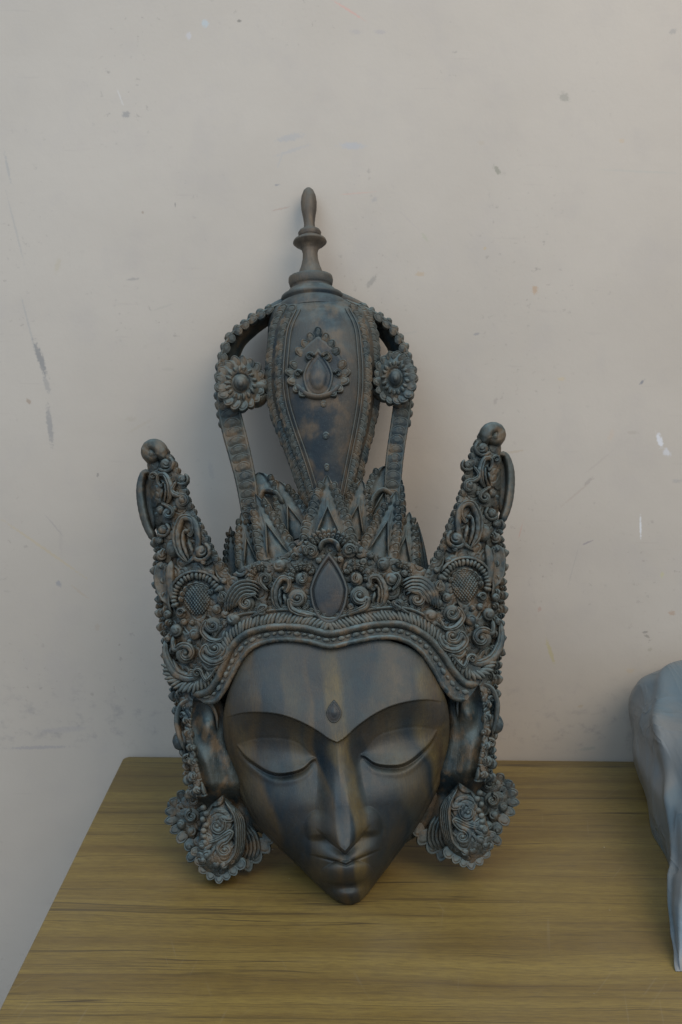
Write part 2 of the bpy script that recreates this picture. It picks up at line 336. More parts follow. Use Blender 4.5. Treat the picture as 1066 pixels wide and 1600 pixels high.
# ------------------------------------------------------------------ face
fyT = [1000, 1008, 1022, 1050, 1085, 1120, 1160, 1205, 1250, 1290, 1320, 1350, 1380, 1398, 1410, 1416]
fL = [430, 406, 386, 369, 356, 349, 351, 362, 379, 402, 431, 463, 493, 513, 530, 542]
fR = [606, 632, 657, 679, 695, 702, 701, 694, 676, 653, 632, 610, 587, 573, 560, 549]
def face_w(X, Y, s):
    a = (X - 530) * .9974 - (Y - 1200) * .0718; b = (X - 530) * .0718 + (Y - 1200) * .9974; A = np.abs(a)
    Se = S(M(X, Y, np.full(X.shape, .08))[..., 0]) - 0.0055
    edge = Se * (1 - sm(Y, 1080, 1220)) + 0.042 * sm(Y, 1080, 1220) 
    mid = ip(Y, [990, 1030, 1080, 1130, 1180, 1260, 1330, 1380, 1405, 1416], [.102, .107, .112, .115, .113, .106, .100, .090, .078, .066])
    edge = edge + (mid - 0.012 - edge) * sm(Y, 1385, 1416)
    dome = np.clip(1 - np.abs(s) ** 2.5, 0, 1) ** 0.62
    wv = edge + (np.maximum(mid, edge) - edge) * dome
    # brow ridge
    bb = ip(A, [0, 12, 30, 55, 85, 115, 145, 168, 200], [-41, -47, -61, -77, -90, -96, -97, -93, -88])
    drop = ip(A, [0, 20, 50, 90, 130, 158, 175, 220], [.0060, .0110, .0165, .0175, .0130, .0045, 0.0, 0.0])
    up = np.clip((b - bb + 80) / 80, 0, 1) ** 1.6 * (1 - sm(b, bb, bb + 2.0))
    wv += 0.0062 * up * np.clip(1 - A / 185, 0, 1)
    bu_ = ip(A, [0, 30, 37, 60, 95, 130, 156, 175], [10, -14, -20, -42, -53, -55, -50, -46])
    below = 1 - (1 - np.clip((b - bb) / (bu_ - bb + 22), 0, 1)) ** 2.2
    rec = 1 - 0.97 * sm(b, -22, 62)
    wv -= drop * below * rec
    # eye
    ac = np.where(a < 0, -95.0, 95.0); e = A
    bu = ip(e, [30, 37, 60, 95, 130, 156, 170], [-17, -21, -44, -55, -56, -50, -46])
    bl = ip(e, [30, 37, 55, 78, 102, 130, 150, 156, 170], [-16, -17, -4, 2, 1, -16, -36, -46, -44])
    span = np.clip(bl - bu, 1, None); t = (b - bu) / span
    cor = np.clip(1 - ((e - 95) / 63) ** 2, 0, 1) ** 0.85
    ins = (e > 35) & (e < 157)
    lid = 0.0135 * cor * np.clip(t + .02, 0, 1) ** 1.9 * (1 - 0.18 * np.clip(t, 0, 1) ** 4) * (1 - sm(b, bl - 1.5, bl + 3.5))
    wv += np.where(ins, lid, 0)
    wv -= np.where(ins, 0.0022 * cor * np.exp(-((b - bl - 4.5) / 3.6) ** 2), 0)
    wv += np.where(ins, 0.0012 * cor * np.exp(-((b - bl - 13) / 5.5) ** 2), 0)
    wv -= np.where(ins, 0.0004 * cor * np.exp(-((b - bu - 1) / 2.5) ** 2), 0)
    # hollow beside the nose root
    wv -= 0.004 * np.exp(-((A - 32) / 14) ** 2 - ((b + 15) / 26) ** 2)
    # nose
    wn = ip(b, [-60, -40, 0, 60, 100, 130], [12, 11, 13, 17, 18, 10])
    hn = ip(b, [-70, -42, -20, 20, 60, 100, 126, 150], [0, .0015, .006, .0130, .0195, .0250, .0290, .029])
    bt = 133 - 0.95 * A
    side = 1 - sm(A, wn * 0.55, wn + 22 + 8 * sm(b, 20, 90) - 16 * sm(b, 95, 130))
    crown = 1 - 0.05 * np.exp(-((A - wn) / 8) ** 2)
    cut = 1 - sm(b, bt - 3.0, bt + 3.5)
    nose = hn * side * crown * cut * (b > bb)
    wing = 0.0085 * np.clip(1 - ((A - 37) / 24) ** 2 - ((b - 92) / 30) ** 2, 0, 1) ** .9 * (1 - sm(b, 100, 112))
    wv += np.where(b > 0, np.sqrt(nose ** 2 + wing ** 2), nose)
    # muzzle, lips, chin
    wv += 0.0080 * np.exp(-(a / 55) ** 2 - ((b - 145) / 42) ** 2)
    bm = 149 - 0.42 * A + 0.0012 * A * A
    lw = np.clip(1 - (A / 58) ** 2, 0, 1) ** 0.9
    wv += 0.0062 * lw * sm(b, bm - 24, bm - 1) * (1 - sm(b, bm - 0.5, bm + 3.5))
    wv -= 0.0016 * np.clip(1 - (A / 54) ** 2, 0, 1) * np.exp(-((b - bm - 3) / 2.2) ** 2)
    ll = np.clip(1 - (a / 42) ** 2 - ((b - 164) / 19) ** 2, 0, 1)
    wv += 0.0100 * ll ** .6
    wv -= 0.0050 * np.exp(-(a / 38) ** 2 - ((b - 186) / 8) ** 2)
    wv += 0.0040 * np.exp(-(a / 34) ** 2 - ((b - 204) / 12) ** 2)
    # philtrum and smile folds
    wv -= 0.0016 * np.exp(-(a / 4.5) ** 2 - ((b - 137) / 8) ** 2)
    fold = A - (58 + (b - 90) * 0.28)
    wv -= 0.0024 * np.exp(-(fold / 7) ** 2) * sm(b, 80, 105) * (1 - sm(b, 135, 165))
    # temple rim beside the ears
    wv -= 0.0022 * np.exp(-((np.abs(s) - 0.955) / 0.018) ** 2) * sm(Y, 1110, 1150) * (1 - sm(Y, 1330, 1380))
    return wv
face = obj('face', rows(fyT, fL, fR, face_w, 430, 340, 0.045, expo=0.92), M_face, root)
# jewel on the forehead
tq = np.linspace(0, 2 * math.pi, 29)[:-1]
def drop_outline(cx, cy, hw, hh, k=1.0):
    yy = -np.cos(tq); xx = np.sin(tq) * np.where(yy < 0, (1 + yy * 0.0) * np.sqrt(np.clip(1 + yy, 0, 1)) ** 1.0, 1)
    xx = np.sin(tq) * np.clip((1 + yy) / 1.0, 0, 1) ** 0.45
    return cx + xx * hw * k, cy + yy * hh * k
def drop_plaque(cx, cy, hw, hh, levels, base):
    """levels: list of (scale, lift) from rim inwards"""
    P = []
    for kk, lf in levels:
        x, y = drop_outline(cx, cy + (1 - kk) * hh * 0.12, hw, hh, kk); P.append(base(x, y, lf))
    return grid(np.stack(P), cv=True)
fb = flat(0.1178)
obj('forehead_jewel', drop_plaque(522, 1112, 11, 17, [(1.1, -.004), (1.05, .0008), (.96, .0018), (.82, .0004), (.72, .0020), (.55, .0012), (.40, .0024), (.01, .0026)], fb), M_dark, face)
# ------------------------------------------------------------------ brow band
C0 = [(318, 1098), (335, 1096), (349, 1080), (361, 1058), (374, 1034), (392, 1013), (418, 1002), (448, 999), (480, 1002), (515, 1010), (552, 1003), (590, 996), (625, 998), (655, 1015), (677, 1044), (694, 1074), (710, 1091), (730, 1094)]
BD = [(312, 1088), (331, 1087), (344, 1072), (356, 1048), (368, 1024), (388, 1003), (416, 992), (448, 989), (480, 992), (514, 1000), (553, 992), (592, 985), (628, 987), (660, 1005), (684, 1034), (702, 1062), (720, 1079), (738, 1082)]
RM = [(300, 1086), (325, 1081), (338, 1064), (350, 1038), (362, 1012), (383, 992), (413, 982), (448, 979), (480, 982), (514, 990), (554, 982), (594, 975), (632, 977), (667, 995), (692, 1023), (711, 1052), (729, 1069), (748, 1070)]
GD = [(262, 1042), (266, 1058), (282, 1072), (306, 1074), (322, 1064), (334, 1046), (345, 1022), (356, 998), (380, 978), (412, 969), (448, 967), (480, 970), (514, 979), (555, 970), (596, 963), (636, 965), (674, 985), (700, 1012), (719, 1040), (738, 1055), (758, 1050), (766, 1036)]
TP = [(270, 1030), (282, 1050), (300, 1054), (313, 1046), (326, 1020), (338, 992), (368, 964), (408, 956), (448, 953), (480, 957), (514, 967), (556, 957), (598, 950), (640, 952), (682, 974), (712, 1000), (735, 1030), (752, 1034)]
def strip_between(A_, B_, lift, n=120, m=5, dips=0.0):
    a = curve(A_, n); b = curve(B_, n); t = np.linspace(0, 1, m)
    X = a[:, None, 0] + (b - a)[:, None, 0] * t; Y = a[:, None, 1] + (b - a)[:, None, 1] * t
    return grid(onS(X, Y, lift))
band = obj('brow_band', join(strip_between(C0, RM, 0.000), ridge(C0, 3.2, 0.0022, lift=0.000, n=160, prof='smooth'), strip_between(RM, TP, 0.001),
                             ridge(RM, 5.5, 0.0060, lift=0.0, n=160, prof='smooth')), M_carv, root)
c, an = along(BD, 11.5)
for i in range(1, len(c) - 1):
    put('bead', ME_lump, c[i, 0], c[i, 1], an[i], 5.0 if i % 2 else 3.6, 3.2 if i % 2 else 2.4, 0.0020, band, lift=0.0006)
c, an = along(GD, 6.0)
for i in range(len(c)):
    put('gadroon', ME_lump, c[i, 0], c[i, 1], an[i] + math.pi/2 - 0.55 * np.sign(514 - c[i, 0]), 9.0, 3.1, 0.0030, band, lift=0.0022)
obj('band_rim', ridge(TP, 3.0, 0.0040, lift=0.0, n=160, prof='smooth'), M_carv, band, carved=False)
c, an = along(TP, 10.5)
for i in range(4, len(c) - 3):
    put('scallop', ME_scale, c[i, 0], c[i, 1] - 1, an[i] + math.pi/2, 6, 6.0, 0.0060, band, lift=0.0004)

# ------------------------------------------------------------------ tiara panel above the band
tx = [340, 362, 385, 405, 430, 452, 470, 488, 512, 538, 556, 575, 600, 625, 650, 675, 705]
ty = [915, 898, 884, 876, 872, 862, 846, 836, 831, 836, 846, 862, 870, 874, 882, 895, 912]
xs = np.linspace(340, 705, 430); topy = ip(xs, tx, ty); boty = ip(xs, [340, 370, 412, 448, 480, 514, 556, 598, 640, 676, 705], [1000, 970, 960, 958, 962, 972, 962, 955, 957, 975, 1000])
tt = np.linspace(0, 1, 150)
X = np.repeat(xs[:, None], 150, 1); Y = topy[:, None] + (boty - topy)[:, None] * tt
bumpy = 0.0012 * np.sin(X * 0.9 + np.sin(Y * 0.31) * 2) * np.sin(Y * 0.8 + np.cos(X * 0.27) * 2)
P = onS(X, Y, -0.0060 + pebbles(X, Y, 19, 16))
back = P[:, ::-1].copy(); back[..., 2] -= 0.03
panel = obj('tiara_panel', grid(np.concatenate([P, back], 1), cv=True), M_carv, root)
lv = [(1.32, -.004), (1.28, .003), (1.20, .0050), (1.12, .0042), (1.06, .0020), (1.02, .0015), (.98, .0036), (.95, .0042), (.80, .0044), (.5, .0048), (.01, .0050)]
obj('teardrop_plaque', drop_plaque(514, 921, 23.5, 44, lv, onS), M_dark, panel)
def scr(*a, parent=None, name='scroll', **k): return obj(name, scroll(*a, **k), M_carv, parent)
def bud(cx, cy, rx, ry, h, base, lift, seed):
    """carved bud: a dome with a curled gouge and a flattened crown"""
    c = base(np.array(cx), np.array(cy), lift); r_, a_ = np.meshgrid(np.linspace(0, 1, 11), np.linspace(0, 2 * math.pi, 26, endpoint=False), indexing='ij')
    sg = 1 if seed % 2 else -1; ph = a_ * sg + r_ * 4.2 + seed
    z = h * (np.clip(1 - r_ ** 3, 0, 1) ** .55 * .95 - .36 * np.clip(1 - np.abs(((ph / (2 * math.pi)) % 1) - .5) / .13, 0, 1) * sm(r_, .18, .4) * (1 - sm(r_, .8, .95)))
    P = np.stack([c[0] + r_ * np.cos(a_) * rx * .0007, c[1] + r_ * np.sin(a_) * ry * .0007, c[2] + z], -1)
    lo = P[-1:].copy(); lo[..., 2] -= .004
    return grid(np.concatenate([P, lo], 0), cv=True)
def knob(cx, cy, r, parent, h=None, lift=0.0005, base=onS, name='knob', ring=0.0, ry=None, mat=None):
    if r < 4.6 and random.random() < .6: return None
    f_ = bud(cx, cy, r, ry or r, h or r * 0.00060, base, lift - .001, int(cx * 7 + cy))
    return obj(name, join(f_, *([ridge([(cx + ring * math.cos(q), cy - ring * math.sin(q)) for q in np.linspace(-2.6, 1.2, 14)], r * .32, 0.0035, base, lift - .001)] if ring else [])), mat or M_carv, parent)
def mir(px): # mirror image of a pixel column about the mask's axis, good enough near the middle
    return px
# centre group (both sides drawn where the photograph has them)
scr(487, 862, 12, 200, -1, 1.3, parent=panel, tail=((474, 868), (475, 856)), lift=.002, h=.0055)
scr(546, 860, 12, -20, 1, 1.3, parent=panel, tail=((558, 866), (557, 855)), lift=.002, h=.0055)
obj('arch_moulding', ridge([(500, 862), (503, 850), (514, 845), (526, 850), (529, 862)], 3.6, .0060, lift=.001, n=24), M_carv, panel)
knob(498, 876, 4.5, panel); knob(532, 874, 4.5, panel); knob(497, 893, 4, panel); knob(535, 893, 4, panel)
put_fan('petal', ME_shell, fan(514, 872, 28, 46, 18, 162, 13, lift=-.001, h=.0055), panel)
for sx, sg in ((472, -1), (557, 1)):
    put_fan('petal', ME_shell, fan(sx, 903, 12, 23, 20 if sg < 0 else -20, 200 if sg < 0 else 160, 8, h=.0040), panel)
    scr(sx, 905, 10.5, 90, sg, 1.0, parent=panel, lift=.002, h=.0055)
scr(465, 935, 15.5, 200, 1, 1.15, parent=panel, tail=((492, 962), (474, 960), (455, 950)), lift=.0015, h=.0065)
scr(562, 931, 16, -20, -1, 1.15, parent=panel, tail=((538, 962), (555, 956), (573, 946)), lift=.0015, h=.0065)
obj('comma_leaf', comma(440, 927, 27, 14, 0.20, lift=.001, h=.0065, flip=-1), M_carv, panel)
obj('comma_leaf', comma(590, 924, 27, 14, -0.20, lift=.001, h=.0065), M_carv, panel)
for x, y, r in ((437, 884, 9), (599, 881, 9), (455, 893, 4.5), (575, 893, 4.5), (424, 893, 4), (611, 905, 9), (446, 872, 4), (580, 868, 5), (452, 905, 4), (577, 915, 5), (632, 896, 5)): knob(x, y, r, panel, lift=.003)
scr(415, 905, 11, 200, -1, 1.1, parent=panel, tail=((420, 925),), lift=.002, h=.006)
scr(617, 903, 10, -20, 1, 1.1, parent=panel, tail=((612, 925),), lift=.001, h=.006)
put_fan('petal', ME_shell, fan(410, 905, 13, 25, 80, 190, 6, h=.0045), panel)
put_fan('petal', ME_shell, fan(622, 900, 13, 24, -5, 100, 6, h=.0045), panel)
scr(410, 955, 11, 60, 1, 1.2, parent=panel, tail=((392, 966),), lift=.002, h=.006)
scr(620, 948, 10, 120, -1, 1.2, parent=panel, tail=((640, 960),), lift=.002, h=.006)
for sg in (-1, 1):           # acanthus sprays at the temples of the tiara
    ax = lambda x: x if sg < 0 else 1037 - x
    oy = -6 if sg > 0 else 0
    for j in range(5):
        pth = [(ax(352 + j * 3.5), 958 + oy - j * 2), (ax(357 + j * 4), 930 + oy + j * 3), (ax(374 + j * 2.6), 911 + oy + j * 5), (ax(396), 909 + oy + j * 5.5), (ax(410 - j * 2), 916 + oy + j * 5)]
        obj('acanthus_rib', ridge(pth, [2, 3.4, 3.6, 2.5, 1.2], .0055 + .0006 * j, lift=.002, n=30), M_carv, panel)
    scr(ax(385), 943 + oy, 14, 90 if sg < 0 else 90, -sg * 1, 1.25, parent=panel, tail=((ax(402), 928 + oy),), lift=.003, h=.0065)
    knob(ax(365), 968 + oy, 10, panel, lift=.003, ry=9)
    knob(ax(352), 975 + oy, 5, panel, lift=.002); knob(ax(392), 975 + oy, 5, panel, lift=.002)
for x, y in ((430, 948), (448, 953), (478, 948), (500, 968), (530, 966), (548, 948), (583, 946), (604, 944), (596, 900), (480, 885), (550, 880), (460, 870), (568, 878), (424, 915), (606, 918), (425, 938), (603, 932)):
    scr(x, y, random.uniform(5, 7), random.choice((0, 90, 180)), random.choice((-1, 1)), 0.9, parent=panel, name='small_scroll', lift=0.0, h=.0042)

# ------------------------------------------------------------------ crown leaves
def leaf(tip, bl, br, wb, wt, hw_exp=0.75, teeth=7, inner=True, tooth=(7, 8), sides=(-1, 1), thick=0.010, mat=None, bulge=0.5, start=0.12):
    tip, bl, br = map(lambda q: np.array(q, float), (tip, bl, br)); bm = (bl + br) / 2; hv = (br - bl) / 2
    n, m = 26, 17; t = np.linspace(0, 1, n); s = np.linspace(-1, 1, m)
    prof = (1 - t) ** hw_exp + bulge * t * (1 - t) * 0.6
    prof[-1] = 0.03
    X = bm[0] + (tip[0] - bm[0]) * t[:, None] + hv[0] * prof[:, None] * s; Y = bm[1] + (tip[1] - bm[1]) * t[:, None] + hv[1] * prof[:, None] * s
    Wv = wb + (wt - wb) * t[:, None] ** 1.2 + 0.006 * (1 - s ** 2)[None] * (1 - t[:, None])
    Wv = Wv + 0.0030 * (np.abs(s) > 0.62)[None] - 0.0022 * np.exp(-((np.abs(s) - 0.55) / .07) ** 2)[None]
    if inner: Wv = Wv + 0.0030 * sm(0.42 - np.abs(s)[None] - t[:, None] * 0.55, 0, 0.06)
    P = M(X, Y, Wv); bk = P[:, ::-1].copy(); bk[..., 2] -= thick
    o = obj('crown_leaf', grid(np.concatenate([P, bk], 1), cv=True), mat or M_carv, root, carved=False)
    if inner:
        ap = bm + (tip - bm) * .58; fl = flat(wb + (wt - wb) * .3 + .0088)
        obj('triangle_moulding', join(*[ridge([tuple(bm + hv * .52 * sd + (tip - bm) * .10), tuple(bm + hv * .24 * sd + (tip - bm) * .36), tuple(ap)], 1.5, .0026, base=fl, n=14, cross=5) for sd in (-1, 1)]), M_carv, o, carved=False)
    for sd in sides:
        for i in range(teeth):
            tq_ = start + (0.84 - start) * i / (teeth - 1); pr = (1 - tq_) ** hw_exp + bulge * tq_ * (1 - tq_) * .6
            x = bm[0] + (tip[0] - bm[0]) * tq_ + hv[0] * pr * sd * 0.86; y = bm[1] + (tip[1] - bm[1]) * tq_ + hv[1] * pr * sd * 0.86
            ww = wb + (wt - wb) * tq_ ** 1.2
            d = tip - bm; ang = math.atan2(-d[1], d[0]) - sd * 0.42
            k = 1 - 0.35 * tq_
            put('scallop', ME_scale, x, y, ang, tooth[0] * k * 1.25, tooth[1] * k * 1.0, 0.0072, o, base=flat(ww), lift=0.0022)
    return o
# far ones first
leaf((360, 822), (348, 905), (378, 905), .035, .03, teeth=7, sides=(-1, 1), tooth=(5, 5), inner=False)
leaf((652, 815), (640, 900), (672, 900), .035, .03, teeth=7, sides=(-1,), tooth=(5, 5), inner=False)
leaf((404, 738), (385, 830), (455, 815), .045, .035, 0.45, 7, tooth=(8, 8), bulge=1.2)
leaf((436, 752), (440, 850), (495, 830), .055, .050, 0.6, 8, tooth=(6, 7), bulge=0.9)
leaf((606, 727), (560, 815), (628, 830), .045, .035, 0.45, 8, tooth=(8, 8), bulge=1.3)
leaf((566, 750), (525, 830), (580, 850), .055, .050, 0.6, 8, tooth=(6, 7), bulge=0.9)
leaf((377, 801), (372, 892), (418, 892), .062, .050, 0.7, 7, tooth=(6, 7))
leaf((640, 800), (598, 890), (655, 890), .062, .050, 0.7, 7, tooth=(6, 7))
leaf((399, 772), (407, 885), (468, 868), .074, .062, 0.75, 8, tooth=(8, 8))
leaf((619, 768), (560, 864), (618, 884), .074, .062, 0.75, 8, tooth=(8, 8))
leaf((511, 742), (466, 858), (560, 858), .086, .078, 0.80, 9, tooth=(8.5, 9.5), bulge=0.25)
obj('loop_moulding', ridge([(582, 800), (584, 778), (598, 766), (612, 774), (613, 798)], 4, .006, base=flat(.052), n=24), M_carv, root)
obj('loop_moulding', ridge([(405, 785), (412, 768), (430, 770), (444, 790)], 4, .006, base=flat(.052), n=24), M_carv, root)

# ------------------------------------------------------------------ side wing (left drawn, right mirrored)
wy = [694, 710, 740, 780, 820, 850, 880, 920, 960, 1000, 1040, 1080, 1120, 1160, 1200, 1245]
wl = [240, 232, 231, 236, 243, 248, 250, 252, 256, 262, 268, 276, 284, 290, 297, 304]
wr = [252, 264, 279, 294, 314, 330, 347, 372, 380, 372, 352, 308, 298, 300, 308, 320]
def wing_w(X, Y, s):
    w0 = wS(X, Y, -0.005)
    w0 -= 0.012 * np.clip((-s - 0.55) / 0.45, 0, 1) ** 1.6
    return w0 - .0010 + pebbles(X, Y, 21, 18, .0042, 5)
wing = obj('side_wing', rows(wy, wl, wr, wing_w, 620, 150, 0.024), M_carv, root)
W_ = dict(parent=wing)
# top roll and open loop behind it
obj('top_roll', join(ridge(spiral(240, 708, 15, 1.15, R(-45), 1, 0.42), [9, 10, 9, 5], .012, lift=-.002, n=60, cross=19, sink=.012), ball(240, 708, 12, h=.007, lift=-.002), ball(239, 711, 6, h=.008, lift=.001)), M_carv, wing)
obj('back_loop', ridge([(238, 738), (227, 739), (222, 752), (221, 776), (225, 802), (232, 826), (242, 846)], [4, 6, 7, 7, 7, 6, 5], .010, lift=-.014, n=40, sink=.014), M_carv, wing)
knob(257, 711, 4.5, wing, lift=0); knob(259, 725, 8, wing, lift=0, ring=12)
obj('comma_leaf', comma(258, 763, 25, 12, -0.22, lift=-.001, h=.0065), M_carv, wing)
scr(240, 745, 8, 0, 1, 1.1, parent=wing, lift=-.002, h=.005)
scr(286, 784, 13, 120, -1, 1.05, parent=wing, lift=0, h=.006, tail=((276, 752), (270, 770)))
knob(286, 781, 6.5, wing, lift=.003); knob(285, 749, 6.5, wing, lift=0, ring=9)
scr(264, 803, 11, 60, -1, 1.2, parent=wing, lift=0, h=.006, tail=((252, 786),)); knob(251, 797, 6, wing); knob(246, 812, 4.5, wing)
obj('comma_leaf', comma(290, 841, 37, 17, 0.06, lift=0, h=.0085, flip=-1), M_carv, wing)
obj('acanthus_rib', ridge([(276, 812), (300, 812), (310, 840), (303, 872), (288, 884)], [2, 5, 5, 4, 2], .006, n=30, lift=-.001), M_carv, wing)
knob(271, 857, 10.5, wing, lift=.001, ry=13); knob(314, 862, 9, wing, lift=.001, ring=14); knob(252, 868, 8, wing, lift=-.002)
knob(255, 828, 7, wing, lift=-.001, ring=10); knob(250, 845, 5, wing, lift=-.002)
obj('pillar_leaf', ridge([(252, 878), (251, 900), (254, 922), (262, 944)], [8, 10, 9, 4], .006, n=24, lift=-.002, prof='channel', cross=19), M_carv, wing)
obj('pillar_leaf', ridge([(268, 876), (266, 900), (268, 925), (276, 948)], [5, 7, 6, 3], .006, n=24, lift=-.001), M_carv, wing)
obj('loop_web', ridge([(240, 740), (234, 765), (233, 795), (240, 828)], [6, 9, 9, 6], .004, n=24, lift=-.022, sink=.006), M_carv, wing)
# net medallion with its radial frame
put_fan('petal', ME_lump, fan(308, 936, 30, 41, 20, 200, 19, h=.0050), wing)
put_fan('petal', ME_shell, fan(308, 938, 19, 29, 20, 185, 8, h=.0045, lift=-.001), wing)
obj('medallion_rim', ridge([(308 + 44 * math.cos(q), 938 - 45 * math.sin(q)) for q in np.linspace(R(35), R(205), 20)], 2.6, .0045, lift=-.001, n=50), M_carv, wing)
gy, gx = np.meshgrid(np.linspace(-1, 1, 70), np.linspace(-1, 1, 56), indexing='ij')
rr2 = np.clip(1 - gx**2 - gy**2, 0, 1)
nx_, ny_ = 308 + gx * 21, 936 + gy * 27
hat = np.abs(np.sin((nx_ + ny_ * 0.75) * 0.66)) * np.abs(np.sin((nx_ - ny_ * 0.75) * 0.62))
obj('net_medallion', grid(onS(nx_, ny_, -0.004 + 0.0075 * rr2 ** 0.5 + 0.0022 * hat * (rr2 > 0.02))), M_carv, wing)
for a in ((333, 978, 14.5, 150, 1, ((352, 985), (346, 1000), (330, 1000), (317, 985))), (336, 1013, 17, 170, 1, ((358, 1008), (352, 1028), (332, 1036), (316, 1022))), (291, 1021, 17, 110, -1, ((270, 995), (274, 1015))), (309, 1052, 10, 0, 1, ((340, 1042), (322, 1062))), (348, 935, 10, 90, -1, ((356, 950),)), (283, 958, 9, 0, 1, ())):
    scr(a[0], a[1], a[2], a[3], a[4], 1.25, parent=wing, tail=a[5], lift=.002, h=.0065)
for j in range(4):
    obj('acanthus_rib', ridge([(318 - j * 1.5, 1012 + j * 7), (328, 1030 + j * 6), (345 - j * 2, 1026 + j * 6), (357 - j * 4, 1004 + j * 8)], [2, 3.2, 3.2, 1.4], .005, lift=.001, n=24), M_carv, wing)
obj('acanthus_rib', ridge([(258, 1000), (262, 1030), (276, 1052), (298, 1060), (318, 1054)], [3, 6, 7, 6, 3], .006, lift=-.001, n=40, prof='groove', cross=19), M_carv, wing)
for x, y, r in ((276, 985, 9), (305, 991, 8.5), (296, 1003, 4), (268, 970, 4), (288, 972, 5), (262, 960, 6), (300, 973, 4), (317, 968, 4), (325, 955, 4), (339, 952, 7), (344, 920, 5), (336, 908, 4.5), (350, 908, 4.5), (330, 895, 4.5), (341, 893, 4), (262, 998, 5), (322, 940, 4), (352, 960, 6), (364, 990, 6), (318, 878, 4), (300, 800, 4), (306, 822, 4), (266, 744, 4), (273, 795, 4)): knob(x, y, r, wing, lift=.0015)
# scallops down the inner edge, knobs and curls down the outer edge
ie = [(262, 706), (274, 726), (284, 748), (293, 774), (302, 796), (314, 822), (326, 846), (340, 872), (354, 894)]
c, an = along(ie, 11)
for i in range(len(c)):
    put('scallop', ME_scale, c[i, 0] - 3, c[i, 1], an[i] + math.pi/2 + .3, 6.5, 6, .006, wing, lift=-.003 + (.001 if i % 3 else -.002))
oe = [(248, 848), (249, 880), (250, 915), (254, 955), (261, 1000), (269, 1045), (277, 1090), (287, 1140), (294, 1190), (302, 1240)]
c, an = along(oe, 10.5)
for i in range(len(c)):
    r_ = (9, 5.5, 8, 6, 10, 5)[i % 6]
    put('edge_knob', ME_shell, c[i, 0] - 3 + (i % 3), c[i, 1], math.pi + random.uniform(-.35, .35), r_ * 1.05, r_ * .85, .0065, wing, lift=-.013)
    if i % 2: put('edge_scallop', ME_shell, c[i, 0] + 8, c[i, 1] + 5, math.pi + random.uniform(-.5, .5), 7, 6, .0065, wing, lift=-.005)
knob(283, 1157, 12, wing, lift=-.008, ry=14); scr(293, 1186, 9, 60, 1, 1.2, parent=wing, lift=-.006, h=.006); scr(301, 1214, 9, 90, -1, 1.2, parent=wing, lift=-.006, h=.006); scr(285, 1118, 7, 0, 1, 1.1, parent=wing, lift=-.006, h=.005)

# ------------------------------------------------------------------ ear
ey = [1088, 1095, 1110, 1130, 1155, 1180, 1210, 1240, 1265, 1300]
el = [300, 284, 276, 275, 281, 289, 297, 304, 316, 335]
er = [330, 342, 352, 356, 356, 362, 372, 384, 396, 404]
def ear_w(X, Y, s):
    w0 = 0.066 - 0.012 * np.abs(s) ** 3 - 0.004 * sm(Y, 1180, 1250)
    w0 = w0 - 0.009 * np.exp(-((X - 312) / 17) ** 2 - ((Y - 1132) / 24) ** 2)
    w0 = w0 + 0.011 * np.exp(-((X - 322) / 12) ** 2 - ((Y - 1136) / 18) ** 2)
    w0 = w0 - 0.005 * np.exp(-((X - 342) / 6) ** 2 - ((Y - 1125) / 22) ** 2)
    w0 = w0 + 0.005 * np.exp(-((X - 322 - (Y - 1190) * .25) / 9) ** 2) * sm(Y, 1160, 1195)
    w0 = w0 - 0.030 * sm(Y, 1222, 1262)
    return w0 - 0.004 * np.exp(-((X - 345 - (Y - 1190) * .25) / 8) ** 2) * sm(Y, 1150, 1180)
ear = obj('ear', rows(ey, el, er, ear_w, 110, 60, 0.036), M_carv, root, carved=False)
obj('ear_rim', ridge([(290, 1175), (281, 1150), (277, 1122), (285, 1100), (305, 1092), (326, 1098), (338, 1116), (340, 1140)], [2, 3.5, 4, 4, 4, 3.5, 2.5, 1.5], .006, base=flat(.067), n=50), M_carv, ear, carved=False)
